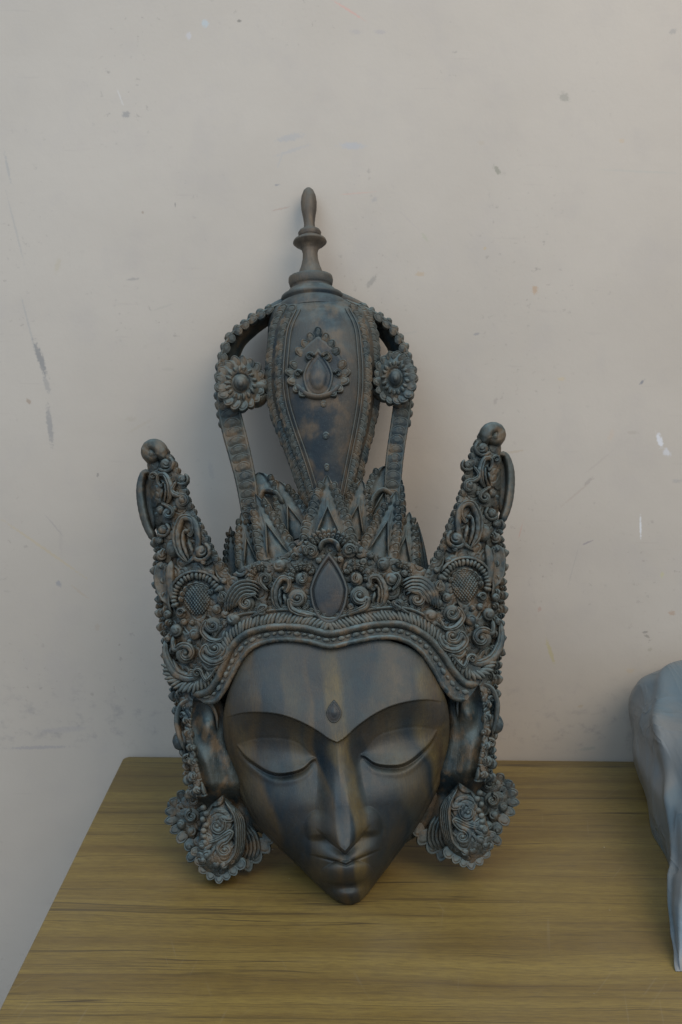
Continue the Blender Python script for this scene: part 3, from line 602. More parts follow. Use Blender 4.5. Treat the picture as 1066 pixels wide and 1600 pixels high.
# ------------------------------------------------------------------ ear ornament, left
oy_ = [1244, 1262, 1290, 1320, 1345, 1362, 1376]
ol = [346, 326, 316, 309, 307, 316, 338]
orr = [349, 364, 378, 381, 374, 362, 350]
FB = flat(0.053); FB2 = flat(0.030); FB3 = flat(0.016)
def orn_w(X, Y, s): return 0.045 + 0.010 * np.clip(1 - s ** 2, 0, 1) ** .5 - 0.008 * sm(Y, 1340, 1376) + pebbles(X, Y, 30, 27, .0040, 3)
def ornament_left():
    o = obj('ear_ornament', rows(oy_, ol, orr, orn_w, 170, 100, 0.028), M_carv, root)
    k = dict(base=FB, parent=o)
    scr(340, 1290, 17, 60, -1, 1.15, lift=.002, h=.006, tail=((366, 1262), (362, 1280)), **k)
    scr(352, 1327, 17, 90, 1, 1.3, lift=.002, h=.006, tail=((322, 1318), (340, 1312), (362, 1300)), **k)
    knob(357, 1277, 5, o, base=FB, lift=.004)
    for j in range(5):
        obj('plume_rib', ridge([(352 + j * 3, 1252 + j * 2), (366 + j * 3, 1275), (370 + j * 3, 1305), (366 + j * 2.6, 1335), (350 + j * 3, 1354 + j)], [1.5, 2.6, 2.8, 2.6, 1.5], .0055, base=FB, lift=.004 - j * .003, n=30), M_carv, o)
    for (x, y, a, r_) in ((312, 1345, 200, 9), (318, 1358, 225, 9), (330, 1367, 250, 9), (343, 1372, 265, 9), (354, 1368, 280, 8), (364, 1360, 300, 9), (376, 1350, 310, 9), (306, 1330, 190, 8)):
        put('petal', ME_scale, x, y, R(a), r_ * .9, r_ * .85, .0042, o, base=FB, lift=-.003)
    for y in range(1262, 1318, 9): put('bead', ME_lump, 320 + 3 * math.sin(y), y, 0, 4.5, 4.2, .003, o, base=FB, lift=.002)
    for x, y, r_ in ((325, 1335, 7), (338, 1350, 6), (318, 1345, 5), (350, 1352, 6), (330, 1310, 5), (316, 1322, 5), (362, 1345, 5)): knob(x, y, r_, o, base=FB, lift=.003)
    # petals fanning out underneath the jaw
    for (x, y, a, r_) in ((385, 1346, 300, 12), (398, 1336, 310, 12), (411, 1322, 320, 12), (420, 1310, 325, 9), (392, 1318, 330, 13), (382, 1330, 300, 13)):
        put('under_petal', ME_scale, x, y, R(a), r_ + 2, r_ - 1, .0042, o, base=flat(.031))
    for j in range(4): obj('plume_rib', ridge([(372 + j * 6, 1290), (384 + j * 6, 1310), (386 + j * 6, 1330), (378 + j * 6, 1345)], 3, .005, base=flat(.031), n=16), M_carv, o)
    # rear flower
    rows_ = rows([1238, 1250, 1270, 1290, 1310], [290, 266, 263, 268, 292], [322, 326, 326, 326, 322], lambda X, Y, s: 0.020 + 0.008 * (1 - s**2) + pebbles(X, Y, 28, 25, .0040, 8), 110, 90, 0.018)
    rf = obj('rear_flower', rows_, M_carv, root)
    for (x, y, a) in ((284, 1243, 130), (272, 1254, 150), (267, 1268, 175), (267, 1282, 190), (274, 1296, 210), (285, 1308, 235), (296, 1320, 240), (300, 1338, 230)):
        put('petal', ME_scale, x, y, R(a), 9, 7.5, .0045, rf, base=FB2, lift=-.002)
    scr(300, 1275, 13, 90, 1, 1.2, parent=rf, base=FB2, lift=.002, h=.006); scr(302, 1250, 9, 0, -1, 1.2, parent=rf, base=FB2, lift=.002, h=.006)
    knob(284, 1288, 7, rf, base=FB2, lift=.001); knob(300, 1300, 7, rf, base=FB2, lift=.001); knob(297, 1322, 8, rf, base=FB2, lift=-.002); knob(310, 1315, 7, rf, base=FB2, lift=0)
    return o, rf
orn, rearf = ornament_left()
# right side = mirror image of wing, ear and ornaments
for o in (wing, ear, orn, rearf): copy_tree(o, None, mirror=True)

# ------------------------------------------------------------------ bulb
by = [468, 478, 500, 530, 570, 620, 670, 720, 760, 800]
bc = [493, 496, 500, 503, 503, 503, 505, 507, 510, 513]
bh = [48, 66, 79, 85, 88, 85, 73, 58, 46, 38]
BWC = 0.030
def bulb_base(px, py, lift=0.0):
    px = np.asarray(px, float); py = np.asarray(py, float)
    cx_ = ip(py, by, bc); hw = ip(py, by, bh); s = np.clip((px - cx_) / hw, -.995, .995)
    wv = BWC + (hw * 0.0007 * 0.85 + 0.0) * np.sqrt(1 - s * s) + lift
    return M(px, py, wv)
ny = 90; y = np.linspace(468, 800, ny); a = np.linspace(0, 2 * math.pi, 72, endpoint=False)
cx_ = ip(y, by, bc); hw = ip(y, by, bh)
Pb = M(cx_[:, None] + hw[:, None] * np.cos(a), np.repeat(y[:, None], 72, 1), BWC + hw[:, None] * .0007 * .85 * np.sin(a))
bulb = obj('crown_bulb', grid(Pb, cv=True), M_bulb, root)
lineL = [(466, 484), (454, 510), (448, 550), (446, 590), (449, 625), (460, 665), (474, 705), (487, 745), (498, 785)]
lineR = [(543, 482), (556, 508), (562, 550), (564, 590), (562, 625), (556, 665), (548, 705), (540, 745), (532, 785)]
for L_, off in ((lineL, -1), (lineR, 1)):
    for d_ in (0, 6): obj('line_moulding', ridge([(x - off * (d_ - 3), y_) for x, y_ in L_], 1.5, .0022, base=bulb_base, n=80, cross=5, taper=False), M_bulb, bulb)
    for k_, (dx, sz) in enumerate(((10, 7.5), (24, 8.5))):
        pth = [(x + off * dx * (1 if y_ < 640 else max(.75, 1 - (y_ - 640) / 500)), y_) for x, y_ in L_]
        c, an = along(pth, 10.0 if k_ == 0 else 10.0)
        for i in range(len(c)):
            put('scallop', ME_scale, c[i, 0], c[i, 1], an[i] + math.pi + off * (.5), sz * 1.15, sz * .9, .0060 if k_ == 0 else .0068, bulb, base=bulb_base, lift=-.0006)
obj('crest_ground', drop_plaque(497, 573, 46, 50, [(1.0, -.004), (.98, .0012), (.93, .0026), (.86, .0018), (.01, .0018)], bulb_base), M_bulb, bulb)
cr = obj('crest', drop_plaque(497, 585, 20, 33, [(1.25, -.003), (1.2, .003), (1.1, .0048), (1.0, .0030), (.92, .0022), (.84, .0048), (.76, .0030), (.68, .0055), (.4, .0068), (.01, .007)], bulb_base), M_bulb, bulb)
for dx, dy, a in ((0, -62, 90), (-11, -54, 110), (11, -54, 70), (-20, -44, 130), (20, -44, 50), (-27, -33, 150), (27, -33, 30), (-36, -12, 140), (36, -12, 40), (-42, 0, 170), (42, 0, 10), (-39, 12, 190), (39, 12, -10), (-31, 24, 215), (31, 24, -35), (-22, 30, 225), (22, 30, -45)):
    put('petal', ME_scale, 497 + dx, 583 + dy, R(a), 9, 7, .006, cr, base=bulb_base, lift=.001)
scr(484, 559, 9.5, 0, 1, 1.1, parent=cr, base=bulb_base, lift=.003, h=.005); scr(511, 559, 9.5, 180, -1, 1.1, parent=cr, base=bulb_base, lift=.003, h=.005)
scr(466, 585, 8, 0, 1, 1.1, parent=cr, base=bulb_base, lift=.002, h=.005); scr(529, 585, 8, 180, -1, 1.1, parent=cr, base=bulb_base, lift=.002, h=.005)
obj('crest_rim', ridge([(462, 600), (474, 614), (497, 621), (520, 614), (533, 600)], 4, .006, base=bulb_base, n=30), M_bulb, cr)
for x, y_ in ((506, 631), (509, 681), (511, 730)):
    put('drop_notch', ME_shell, x, y_, R(90), 6, 4.5, .002, bulb, base=bulb_base)

# ------------------------------------------------------------------ straps and rosettes
def strap(path, thick, w0, w1, outs):
    n = 70; q = curve(path, n); T = np.gradient(q, axis=0); T /= np.linalg.norm(T, axis=1)[:, None]; N = np.stack([-T[:, 1], T[:, 0]], -1) * outs
    th = np.interp(np.linspace(0, 1, n), np.linspace(0, 1, len(thick)), thick)
    cs = []
    ring = [(-.5, 0), (-.5, .93), (-.5, .955), (-.46, .99), (-.42, 1), (-.36, .97), (.36, .97), (.42, 1), (.46, .99), (.5, .955), (.5, .93), (.5, 0)]
    fz = sm(np.linspace(0, 1, n), .42, .60)
    for s_, z0_ in ring:
        z_ = z0_ if z0_ == 0 else z0_ * fz + (1 - fz) * (z0_ if s_ > .2 else .30 + .66 * (s_ + .5) / .7)
        cs.append(M(q[:, 0] + N[:, 0] * th * s_, q[:, 1] + N[:, 1] * th * s_, np.linspace(w0[0], w0[1], n) + (np.linspace(w1[0], w1[1], n) - np.linspace(w0[0], w0[1], n)) * z_))
    o = obj('crown_strap', grid(np.stack(cs, 1), cv=True), M_carv, root)
    c, an = along(path, 13.5)
    for i in range(2, len(c)):
        f = i / (len(c) - 1); wv = w1[0] + (w1[1] - w1[0]) * f; tk = np.interp(f, np.linspace(0, 1, len(thick)), thick)
        nn = N[min(n - 1, int(f * (n - 1)))]; oo = tk * .28 * (f < .5)
        put('scallop', ME_scale, c[i, 0] + nn[0] * oo, c[i, 1] + nn[1] * oo, an[i] + math.pi, 7.4, tk * (.22 if f < .5 else .40), .0036, o, base=flat(wv), lift=-.0012)
        if f < 0.62:
            put('edge_scallop', ME_lump, c[i, 0] + nn[0] * tk * .45, c[i, 1] + nn[1] * tk * .45, an[i], 6.5, 5, .006, o, base=flat(wv - .008))
    return o
SL = strap([(450, 478), (420, 494), (392, 512), (369, 534), (358, 562), (355, 600), (358, 640), (367, 680), (376, 715), (384, 750), (391, 800)], (18, 26, 30, 32, 34, 36, 37, 35, 32, 28), (-.014, 0.0), (.042, .048), 1)
SR = strap([(538, 476), (566, 490), (594, 508), (613, 530), (626, 558), (630, 600), (628, 640), (622, 680), (617, 715), (614, 750), (611, 800)], (18, 26, 29, 29, 29, 29, 28, 28, 27, 26), (-.014, 0.0), (.042, .048), -1)
def rosette(cx, cy, rx, ry, tiltdir):
    B_ = lambda px, py, lift=0.0: M(px, py, 0.062 + tiltdir * (np.asarray(px, float) - cx) * .0007 * .45 + lift)
    a = np.linspace(0, 2 * math.pi, 33)[:-1]; P = []
    for k_, lf in ((1.0, -.012), (1.02, -.002), (.95, .0015), (.6, .002), (.45, .004), (.40, .001), (.36, .001), (.34, .0025), (.01, .003)):
        P.append(B_(cx + rx * k_ * np.cos(a), cy + ry * k_ * np.sin(a), lf))
    o = obj('rosette', grid(np.stack(P), cv=True), M_carv, root)
    n = 17
    for i in range(n):
        q = 2 * math.pi * i / n
        put('petal', ME_scale, cx + rx * .86 * math.cos(q), cy - ry * .86 * math.sin(q), q, rx * .24, ry * .19, .005, o, base=B_)
        put('inner_petal', ME_lump, cx + rx * .56 * math.cos(q + .18), cy - ry * .56 * math.sin(q + .18), q, rx * .15, ry * .075, .004, o, base=B_, lift=.0015)
    obj('rosette_knob', join(ball(cx, cy, 11 * rx / 37, 12, .009, B_, .003), ball(cx, cy, 5 * rx / 37, 5.5, .004, B_, .0105)), M_bulb, o)
    return o
rosette(376, 599, 37, 40, -1); rosette(618, 591, 32, 41, 1)
for x, y_ in ((406, 606), (594, 598)):
    obj('bracket', join(ball(x, y_, 17, 10, .012, flat(.045)), ball(x, y_ + 20, 14, 8, .012, flat(.042), rot=.6 if x < 500 else -.6)), M_carv, root)

# ------------------------------------------------------------------ cap and finial (turned)
def lathe(prof, axis0, axis1, wv, mat, name, depth=1.0, n=48):
    """prof: list of (pixel y, half width px); axis from axis0 to axis1 in pixels"""
    py = np.array([p[0] for p in prof], float); hw = np.array([p[1] for p in prof], float)
    ax_ = axis0[0] + (axis1[0] - axis0[0]) * (py - axis0[1]) / (axis1[1] - axis0[1])
    c = M(ax_, py, np.full(py.shape, wv)); a = np.linspace(0, 2 * math.pi, n, endpoint=False)
    r_ = hw * 0.00074
    P = np.stack([c[:, None, 0] + r_[:, None] * np.cos(a), np.repeat(c[:, None, 1], n, 1), c[:, None, 2] + r_[:, None] * depth * np.sin(a)], -1)
    return obj(name, grid(P, cv=True), mat, root)
def dense(prof, k=5):
    out = []
    for (a0, a1), (b0, b1) in zip(prof[:-1], prof[1:]):
        for i in range(k): out.append((a0 + (b0 - a0) * i / k, a1 + (b1 - a1) * i / k))
    return out + [prof[-1]]
lathe(dense([(433, 30), (434, 32.5), (440, 33), (446, 31.5), (449, 28.5), (452, 29), (454, 34), (459, 38), (462, 42), (463, 45), (467, 46.5), (470, 44), (472, 42), (475, 48), (481, 52), (490, 54)], 2), (485, 430), (491, 500), .030, M_bulb, 'crown_cap', .85)
lathe(dense([(293, .3), (294.5, 4), (298, 7.4), (306, 10.6), (316, 12), (328, 11.5), (340, 9.2), (350, 8), (356, 8.3), (359, 9.5), (361, 15.5), (364, 17.3), (369, 16.5), (371, 15), (373, 19), (376, 24), (379, 25.2), (382, 22), (386, 16), (390, 12.5), (396, 11), (405, 11.5), (415, 13.8), (425, 17.5), (433, 20), (438, 20.5), (442, 14)], 3), (482, 293), (486, 438), .030, M_fin, 'finial')
# shoulders joining the cap to the straps
for pth in ([(470, 472), (440, 480), (412, 493)], [(520, 470), (548, 478), (578, 490)]):
    obj('shoulder', ridge(pth, [14, 11, 8], .016, base=flat(.022), n=24, cross=19, sink=.02), M_bulb, root)
# head core, closes the gap between face, ears and panel
core_y = [880, 920, 1000, 1100, 1200, 1300, 1350, 1385]
obj('head_core', rows(core_y, [362, 330, 290, 305, 335, 404, 490, 530], [668, 700, 745, 742, 722, 660, 585, 565], lambda X, Y, s: 0.024 + 0.012 * (1 - s ** 2), 40, 30, 0.03), M_carv, root)
# ------------------------------------------------------------------ wall
def wpt(px, py):
    d = rays(px, py); t = (0 - CO[1]) / d[..., 1]; return CO + d * t[..., None]
marks = [ # px, py, half length, half width, angle, rgb, strength
 (63, 560, 27, 5, -73, (.10, .11, .12), .9), (73, 600, 16, 4, -75, (.14, .15, .16), .5), (78, 665, 30, 4.5, -86, (.13, .14, .15), .7), (12, 262, 22, 2, -80, (.22, .23, .23), .6), (25, 360, 50, 1.6, -78, (.25, .25, .24), .5), (44, 505, 40, 1.6, -78, (.25, .25, .24), .6),
 (45, 627, 5, 3, -60, (.20, .13, .08), .8), (197, 179, 6, 4.5, 0, (.13, .14, .15), .75), (188, 152, 14, 1.2, -70, (.5, .48, .46), .6), (374, 33, 3, 2, 0, (.07, .07, .06), .9), (321, 37, 5, 5, 0, (.33, .42, .47), .7), (295, 56, 4, 5, 0, (.45, .46, .52), .5),
 (453, 215, 20, 5, 12, (.25, .27, .30), .50), (455, 236, 26, 2.5, 18, (.28, .29, .31), .45), (438, 250, 12, 1.5, 70, (.3, .3, .3), .5), (550, 228, 18, 5, 0, (.28, .32, .38), .55), (434, 289, 4, 1.4, 10, (.12, .14, .17), .8), (208, 436, 9, 2, 5, (.20, .19, .18), .75), (440, 326, 14, 1.3, 12, (.3, .2, .16), .6), (274, 320, 1, 4, 0, (.1, .1, .1), .8), (223, 332, 2, 2, 0, (.2, .14, .1), .8), (90, 415, 4, 12, -20, (.35, .30, .2), .5),
 (545, 16, 26, 1.6, -30, (.50, .24, .20), .7), (556, 50, 8, 3, 0, (.26, .25, .26), .4), (594, 50, 8, 3, 0, (.26, .24, .26), .5), (882, 152, 8, 6, -35, (.17, .17, .14), .7), (777, 266, 8, 3.5, -50, (.12, .13, .09), .75), (1052, 49, 6, 3.5, 20, (.18, .18, .18), .6), (972, 220, 4, 3, 0, (.42, .30, .17), .5), (752, 223, 5, 3, 0, (.34, .28, .2), .4),
 (558, 302, 28, 1.2, 5, (.48, .27, .22), .45), (585, 312, 5, 3.5, 20, (.25, .24, .24), .6), (665, 372, 8, 2.5, -50, (.28, .29, .19), .5), (581, 440, 12, 4, 52, (.13, .13, .12), .6), (657, 428, 7, 3.5, 0, (.36, .25, .14), .7), (836, 453, 5, 6, 10, (.33, .19, .09), .75), (758, 388, 2.5, 2.5, 0, (.4, .28, .12), .6), (640, 345, 22, 1, -42, (.32, .28, .26), .5), (1000, 268, 60, 1.6, -2, (.28, .31, .28), .3),
 (1003, 597, 5, 2, 50, (.07, .09, .13), .9), (877, 592, 6, 3, 0, (.45, .34, .16), .5), (1031, 688, 4, 12, 20, (.62, .64, .68), .85), (1042, 707, 5, 7, 40, (.56, .58, .62), .65), (1001, 824, 1.6, 19, 5, (.62, .64, .66), .85), (1058, 752, 9, 3, 0, (.22, .22, .22), .5), (920, 752, 9, 3, 42, (.22, .19, .17), .65), (900, 772, 30, 1.8, 42, (.32, .26, .22), .6), (936, 722, 26, 1.8, 42, (.32, .27, .24), .5), (955, 680, 4, 10, -15, (.42, .33, .25), .6), (988, 676, 8, 3, 0, (.28, .24, .2), .5), (774, 627, 3, 5, 0, (.2, .17, .16), .5), (803, 706, 16, 2, 8, (.33, .26, .18), .6), (814, 828, 14, 1.2, 78, (.42, .24, .19), .7), (918, 848, 9, 1.6, 25, (.16, .14, .17), .8), (896, 885, 38, 1, 78, (.28, .26, .24), .5), (1050, 958, 5, 4, 0, (.3, .19, .12), .8), (860, 1018, 20, 3, -70, (.35, .30, .12), .8), (1008, 988, 5, 1.8, 10, (.12, .11, .1), .8), (1011, 994, 5, 2, -20, (.13, .12, .1), .8), (1016, 1015, 4, 3, 0, (.2, .2, .14), .5), (985, 1048, 7, 4, 0, (.38, .29, .18), .5), (907, 1104, 4, 3, 0, (.3, .24, .14), .6), (918, 1170, 14, 3, 10, (.2, .24, .2), .5), (843, 952, 3, 4, 0, (.33, .18, .14), .6), (1035, 898, 3, 5, 0, (.4, .38, .15), .6),
 (70, 858, 78, 2.3, -36, (.40, .32, .20), .75), (125, 925, 18, 2, -40, (.36, .28, .20), .6), (92, 912, 5, 4, -50, (.14, .16, .2), .7), (152, 980, 4, 6, 0, (.33, .26, .19), .5), (95, 845, 3, 24, 0, (.3, .27, .24), .35), (84, 820, 22, 1.3, -52, (.25, .23, .22), .6), (220, 665, 26, 2.5, 30, (.34, .29, .22), .4), (205, 655, 8, 4, 0, (.3, .26, .2), .4), (153, 742, 2, 3, 0, (.1, .1, .1), .7), (60, 1168, 50, 3, 2, (.20, .20, .22), .6), (100, 1140, 40, 5, 5, (.24, .23, .25), .35), (262, 577, 10, 2.5, 0, (.3, .27, .23), .45), (640, 520, 14, 2, 10, (.3, .29, .26), .35), (745, 522, 5, 2, 10, (.15, .16, .18), .7), (255, 480, 18, 1.5, 18, (.3, .28, .24), .5), (330, 735, 4, 14, 10, (.27, .26, .25), .4)]
def wall_mat(marks, name):
    k = NT(name)
    co = k.n('ShaderNodeTexCoord').outputs['Object']
    big = k.noise(k.map(co, scale=(2.2, 1, 3)), 1.0, 4); mid_ = k.noise(k.map(co, scale=(16, 1, 14)), 1.0, 5, .6)
    c = k.mix(k.ramp(big, .35, .65), rgb(.366, .324, .272), rgb(.398, .354, .299))
    c = k.mix(k.ramp(mid_, .48, .72, 0, .30), c, rgb(.335, .300, .270))
    sc_ = k.noise(k.map(co, rot=(0, 1.9, 0), scale=(9, 1, 230)), 1.0, 2, .5); c = k.mix(k.ramp(sc_, .69, .75, 0, .14), c, rgb(.26, .23, .21))
    # grime low on the wall, along the table line
    z = k.n('ShaderNodeSeparateXYZ', {0: co}).outputs[2]
    gr = k.noise(k.map(co, scale=(45, 1, 60)), 1.0, 6, .7)
    band_ = k.math('MULTIPLY', k.ramp(z, .00, .03), k.ramp(z, .14, .035))
    c = k.mix(k.math('MULTIPLY', band_, k.ramp(gr, .50, .72, 0, .55)), c, rgb(.21, .20, .19))
    sp = k.noise(k.map(co, scale=(120, 1, 130)), 1.0, 4, .6)
    spm = k.noise(k.map(co, loc=(4, 0, 2), scale=(7, 1, 6)), 1.0, 3)
    c = k.mix(k.math('MULTIPLY', k.ramp(sp, .60, .72), k.ramp(spm, .46, .66, 0, .55)), c, rgb(.20, .18, .16))
    st = k.noise(k.map(co, rot=(0, .9, 0), scale=(14, 1, 170)), 1.0, 3, .5)
    c = k.mix(k.math('MULTIPLY', k.ramp(st, .66, .74), k.ramp(spm, .42, .60, 0, .25)), c, rgb(.30, .26, .23))
    brk = k.noise(k.map(co, scale=(330, 1, 330)), 1.0, 3, .7)
    for px, py, hl, hwid, ang, cc, stg in marks:
        p0 = wpt(np.array(float(px)), np.array(float(py))); s_ = DIST / FPX * 1.03
        v = k.map(co, loc=(p0[0], 0, p0[2]), rot=(0, -R(ang), 0), scale=(hl * s_, 1, hwid * s_), typ='TEXTURE')
        L_ = k.n('ShaderNodeVectorMath', {0: v}, operation='LENGTH').outputs['Value']
        f = k.math('MULTIPLY', k.ramp(k.math('ADD', L_, k.math('MULTIPLY', k.math('SUBTRACT', brk, .5), 2.6)), 1.25, .55), stg * .62)
        c = k.mix(f, c, rgb(*cc))
    k.t.links.new(c, k.b.inputs['Base Color']); k.b.inputs['Roughness'].default_value = .55
    k.b.inputs['Specular IOR Level'].default_value = 0.3
    rl = k.noise(k.map(co, scale=(240, 1, 240)), 1.0, 3, .5); rb = k.noise(k.map(co, scale=(12, 1, 9)), 1.0, 3)
    k.t.links.new(k.bump(k.math('ADD', k.math('MULTIPLY', rl, .00016), k.math('MULTIPLY', rb, .002)), 1.0, .7), k.b.inputs['Normal'])
    return k.m
def box(x0, x1, y0, y1, z0, z1):
    v = [(x, y_, z_) for x in (x0, x1) for y_ in (y0, y1) for z_ in (z0, z1)]
    return v, [(0, 1, 3, 2), (4, 6, 7, 5), (0, 4, 5, 1), (2, 3, 7, 6), (0, 2, 6, 4), (1, 5, 7, 3)]
zs = float(wpt(np.array(533.0), np.array(470.0))[2]); zs2 = float(wpt(np.array(533.0), np.array(780.0))[2])
wv_, wf_ = [], []
for y_ in (0, .12):
    for z_ in (-.74, zs2, zs, 2.4): wv_ += [(-3, y_, z_), (3, y_, z_)]
wf_ = [(0, 1, 3, 2), (2, 3, 5, 4), (4, 5, 7, 6), (8, 10, 11, 9), (10, 12, 13, 11), (12, 14, 15, 13), (6, 7, 15, 14), (0, 8, 9, 1), (0, 2, 10, 8), (2, 4, 12, 10), (4, 6, 14, 12), (1, 9, 11, 3), (3, 11, 13, 5), (5, 13, 15, 7)]
low = [m for m in marks if m[1] + m[2] > 760]; mid_m = [m for m in marks if m[1] + m[2] > 450 and m[1] - m[2] < 800]; top_m = [m for m in marks if m[1] - m[2] < 490]
wo = obj('wall', (wv_, wf_), wall_mat(low, 'wall_paint'), smooth=False, kind='structure')
wo.data.materials.append(wall_mat(mid_m, 'wall_paint')); wo.data.materials.append(wall_mat(top_m, 'wall_paint'))
for p in wo.data.polygons:
    zc = p.center.z; p.material_index = 0 if zc < zs2 else (1 if zc < zs else 2)
kf = NT('floor_cement'); cf = kf.n('ShaderNodeTexCoord').outputs['Object']
kf.t.links.new(kf.mix(kf.noise(cf, 6, 5), rgb(.16, .15, .14), rgb(.26, .25, .23)), kf.b.inputs['Base Color']); kf.b.inputs['Roughness'].default_value = .7
obj('floor', box(-3, 3, -3.5, .12, -.80, -.74), kf.m, smooth=False, kind='structure')

# ------------------------------------------------------------------ table
k = NT('teak_laminate'); co = k.n('ShaderNodeTexCoord').outputs['Object']
wp = k.noise(k.map(co, scale=(2.5, 9, 1)), 1.0, 3)
cv_ = k.n('ShaderNodeVectorMath', {0: co, 1: k.n('ShaderNodeCombineXYZ', {0: 0.0, 1: k.math('MULTIPLY', wp, .03), 2: 0.0}).outputs[0]}, operation='ADD').outputs[0]
b1 = k.noise(k.map(cv_, scale=(0.8, 34, 1)), 1.0, 4, .6)
b2 = k.noise(k.map(cv_, loc=(2, 5, 0), scale=(3.0, 125, 1)), 1.0, 7, .66)
b3 = k.noise(k.map(cv_, scale=(70, 900, 1)), 1.0, 4, .7)
pores = k.noise(k.map(cv_, loc=(7, 1, 0), scale=(30, 700, 1)), 1.0, 3, .55)
c = k.mix(k.ramp(b1, .34, .66), rgb(.128, .085, .024), rgb(.190, .134, .036))
c = k.mix(k.ramp(b2, .50, .72, 0, .60), c, rgb(.078, .048, .019))
c = k.mix(k.ramp(b2, .44, .30, 0, .5), c, rgb(.225, .165, .046))
line = k.noise(k.map(cv_, loc=(1, 9, 0), scale=(1.1, 70, 1)), 1.0, 2, .5)
c = k.mix(k.math('MULTIPLY', k.ramp(k.math('ABSOLUTE', k.math('SUBTRACT', line, .56)), .018, .002), k.ramp(b1, .38, .60, .25, .85)), c, rgb(.036, .024, .012))
shortg = k.noise(k.map(cv_, loc=(3, 3, 0), scale=(16, 420, 1)), 1.0, 5, .65)
c = k.mix(k.ramp(shortg, .50, .68, 0, .42), c, rgb(.055, .038, .018))
c = k.mix(k.ramp(pores, .60, .72, 0, .55), c, rgb(.045, .029, .013))
c = k.mix(k.ramp(b3, .40, .66, 0, .45), c, rgb(.07, .047, .022))
# scratches and dust specks
for rot, loc, th in ((1.25, (0, 0, 0), .70), (-.95, (3, 1, 0), .71), (1.75, (5, 2, 0), .70), (2.3, (8, 2, 0), .71)):
    sn = k.noise(k.map(k.map(co, rot=(0, 0, rot)), loc=loc, scale=(11, 330, 1)), 1.0, 1, .4)
    msk = k.noise(k.map(co, loc=loc, scale=(8, 8, 1)), 1.0, 2)
    c = k.mix(k.math('MULTIPLY', k.ramp(sn, th, th + .05), k.ramp(msk, .48, .62, 0, .10)), c, rgb(.26, .23, .17))
dv = k.n('ShaderNodeTexVoronoi', {'Vector': co, 'Scale': 46.0}, feature='F1')
c = k.mix(k.math('MULTIPLY', k.ramp(dv.outputs['Distance'], .050, .030), k.ramp(k.n('ShaderNodeSeparateColor', {0: dv.outputs['Color']}).outputs[0], .72, .78, 0, .65)), c, rgb(.45, .42, .36))
haze_ = k.noise(k.map(co, scale=(5, 5, 1)), 1.0, 4, .6)
c = k.mix(k.ramp(haze_, .40, .75, .01, .08), c, rgb(.30, .27, .20))
k.t.links.new(c, k.b.inputs['Base Color'])
k.t.links.new(k.ramp(haze_, .3, .7, .36, .55), k.b.inputs['Roughness']); k.b.inputs['Specular IOR Level'].default_value = .45
k.t.links.new(k.bump(b2, .0002, .6), k.b.inputs['Normal'])
M_tab = k.m
def tpt(px, py, z_=0.0):
    d = rays(np.array(float(px)), np.array(float(py))); t = (z_ - CO[2]) / d[2]; return CO + d * t
c0 = tpt(191, 1187); c1 = tpt(0, 1577)
XL = (c0[0] + c1[0]) / 2; XR = XL + 1.25; YB = -0.004; YF = -0.60
tbl = bpy.data.objects.new('table', None); COL.objects.link(tbl); tbl.location = ((XL + XR) / 2, -.3, -.74)
tbl['label'] = 'low table with scratched brown wood-grain laminate top pushed against the wall'; tbl['category'] = 'table'
import bmesh
def rounded_slab(x0, x1, y0, y1, z0, z1, rc, bev):
    pts = []
    for cx0, cy0, a0 in ((x1 - rc, y1 - rc, 0), (x0 + rc, y1 - rc, 90), (x0 + rc, y0 + rc, 180), (x1 - rc, y0 + rc, 270)):
        for i in range(7): a = R(a0 + 15 * i); pts.append((cx0, cy0, math.cos(a), math.sin(a)))
    lv_ = [(0 - 0.0, z0), (0, z1 - bev), (-bev * .3, z1 - bev * .3), (-bev, z1)]
    V = []
    for off, z_ in lv_:
        for cx0, cy0, ca, sa in pts: V.append((cx0 + (rc + off) * ca, cy0 + (rc + off) * sa, z_))
    n = len(pts); F = []
    for l in range(3):
        for i in range(n): F.append([l*n+i, l*n+(i+1)%n, (l+1)*n+(i+1)%n, (l+1)*n+i])
    F.append([3*n+i for i in range(n)]); F.append([n-1-i for i in range(n)])
    return V, F
def tobj(name, vf, mat, parent, smooth=False):
    o = obj(name, vf, mat, parent, smooth=smooth)
    o.matrix_basis = Matrix.Translation(-parent.location); return o
tobj('tabletop', rounded_slab(XL, XR, YF, YB, -.025, 0, .009, .0015), M_tab, tbl)
km = NT('dark_table_frame'); km.b.inputs['Base Color'].default_value = rgb(.05, .035, .022); km.b.inputs['Roughness'].default_value = .5
tobj('apron', join(box(XL + .03, XR - .03, YF + .03, YF + .05, -.10, -.026), box(XL + .03, XR - .03, YB - .05, YB - .03, -.10, -.026)), km.m, tbl)
for lx in (XL + .04, XR - .08):
    for ly in (YF + .052, YB - .092): tobj('leg', box(lx, lx + .04, ly, ly + .04, -.74, -.026), km.m, tbl)

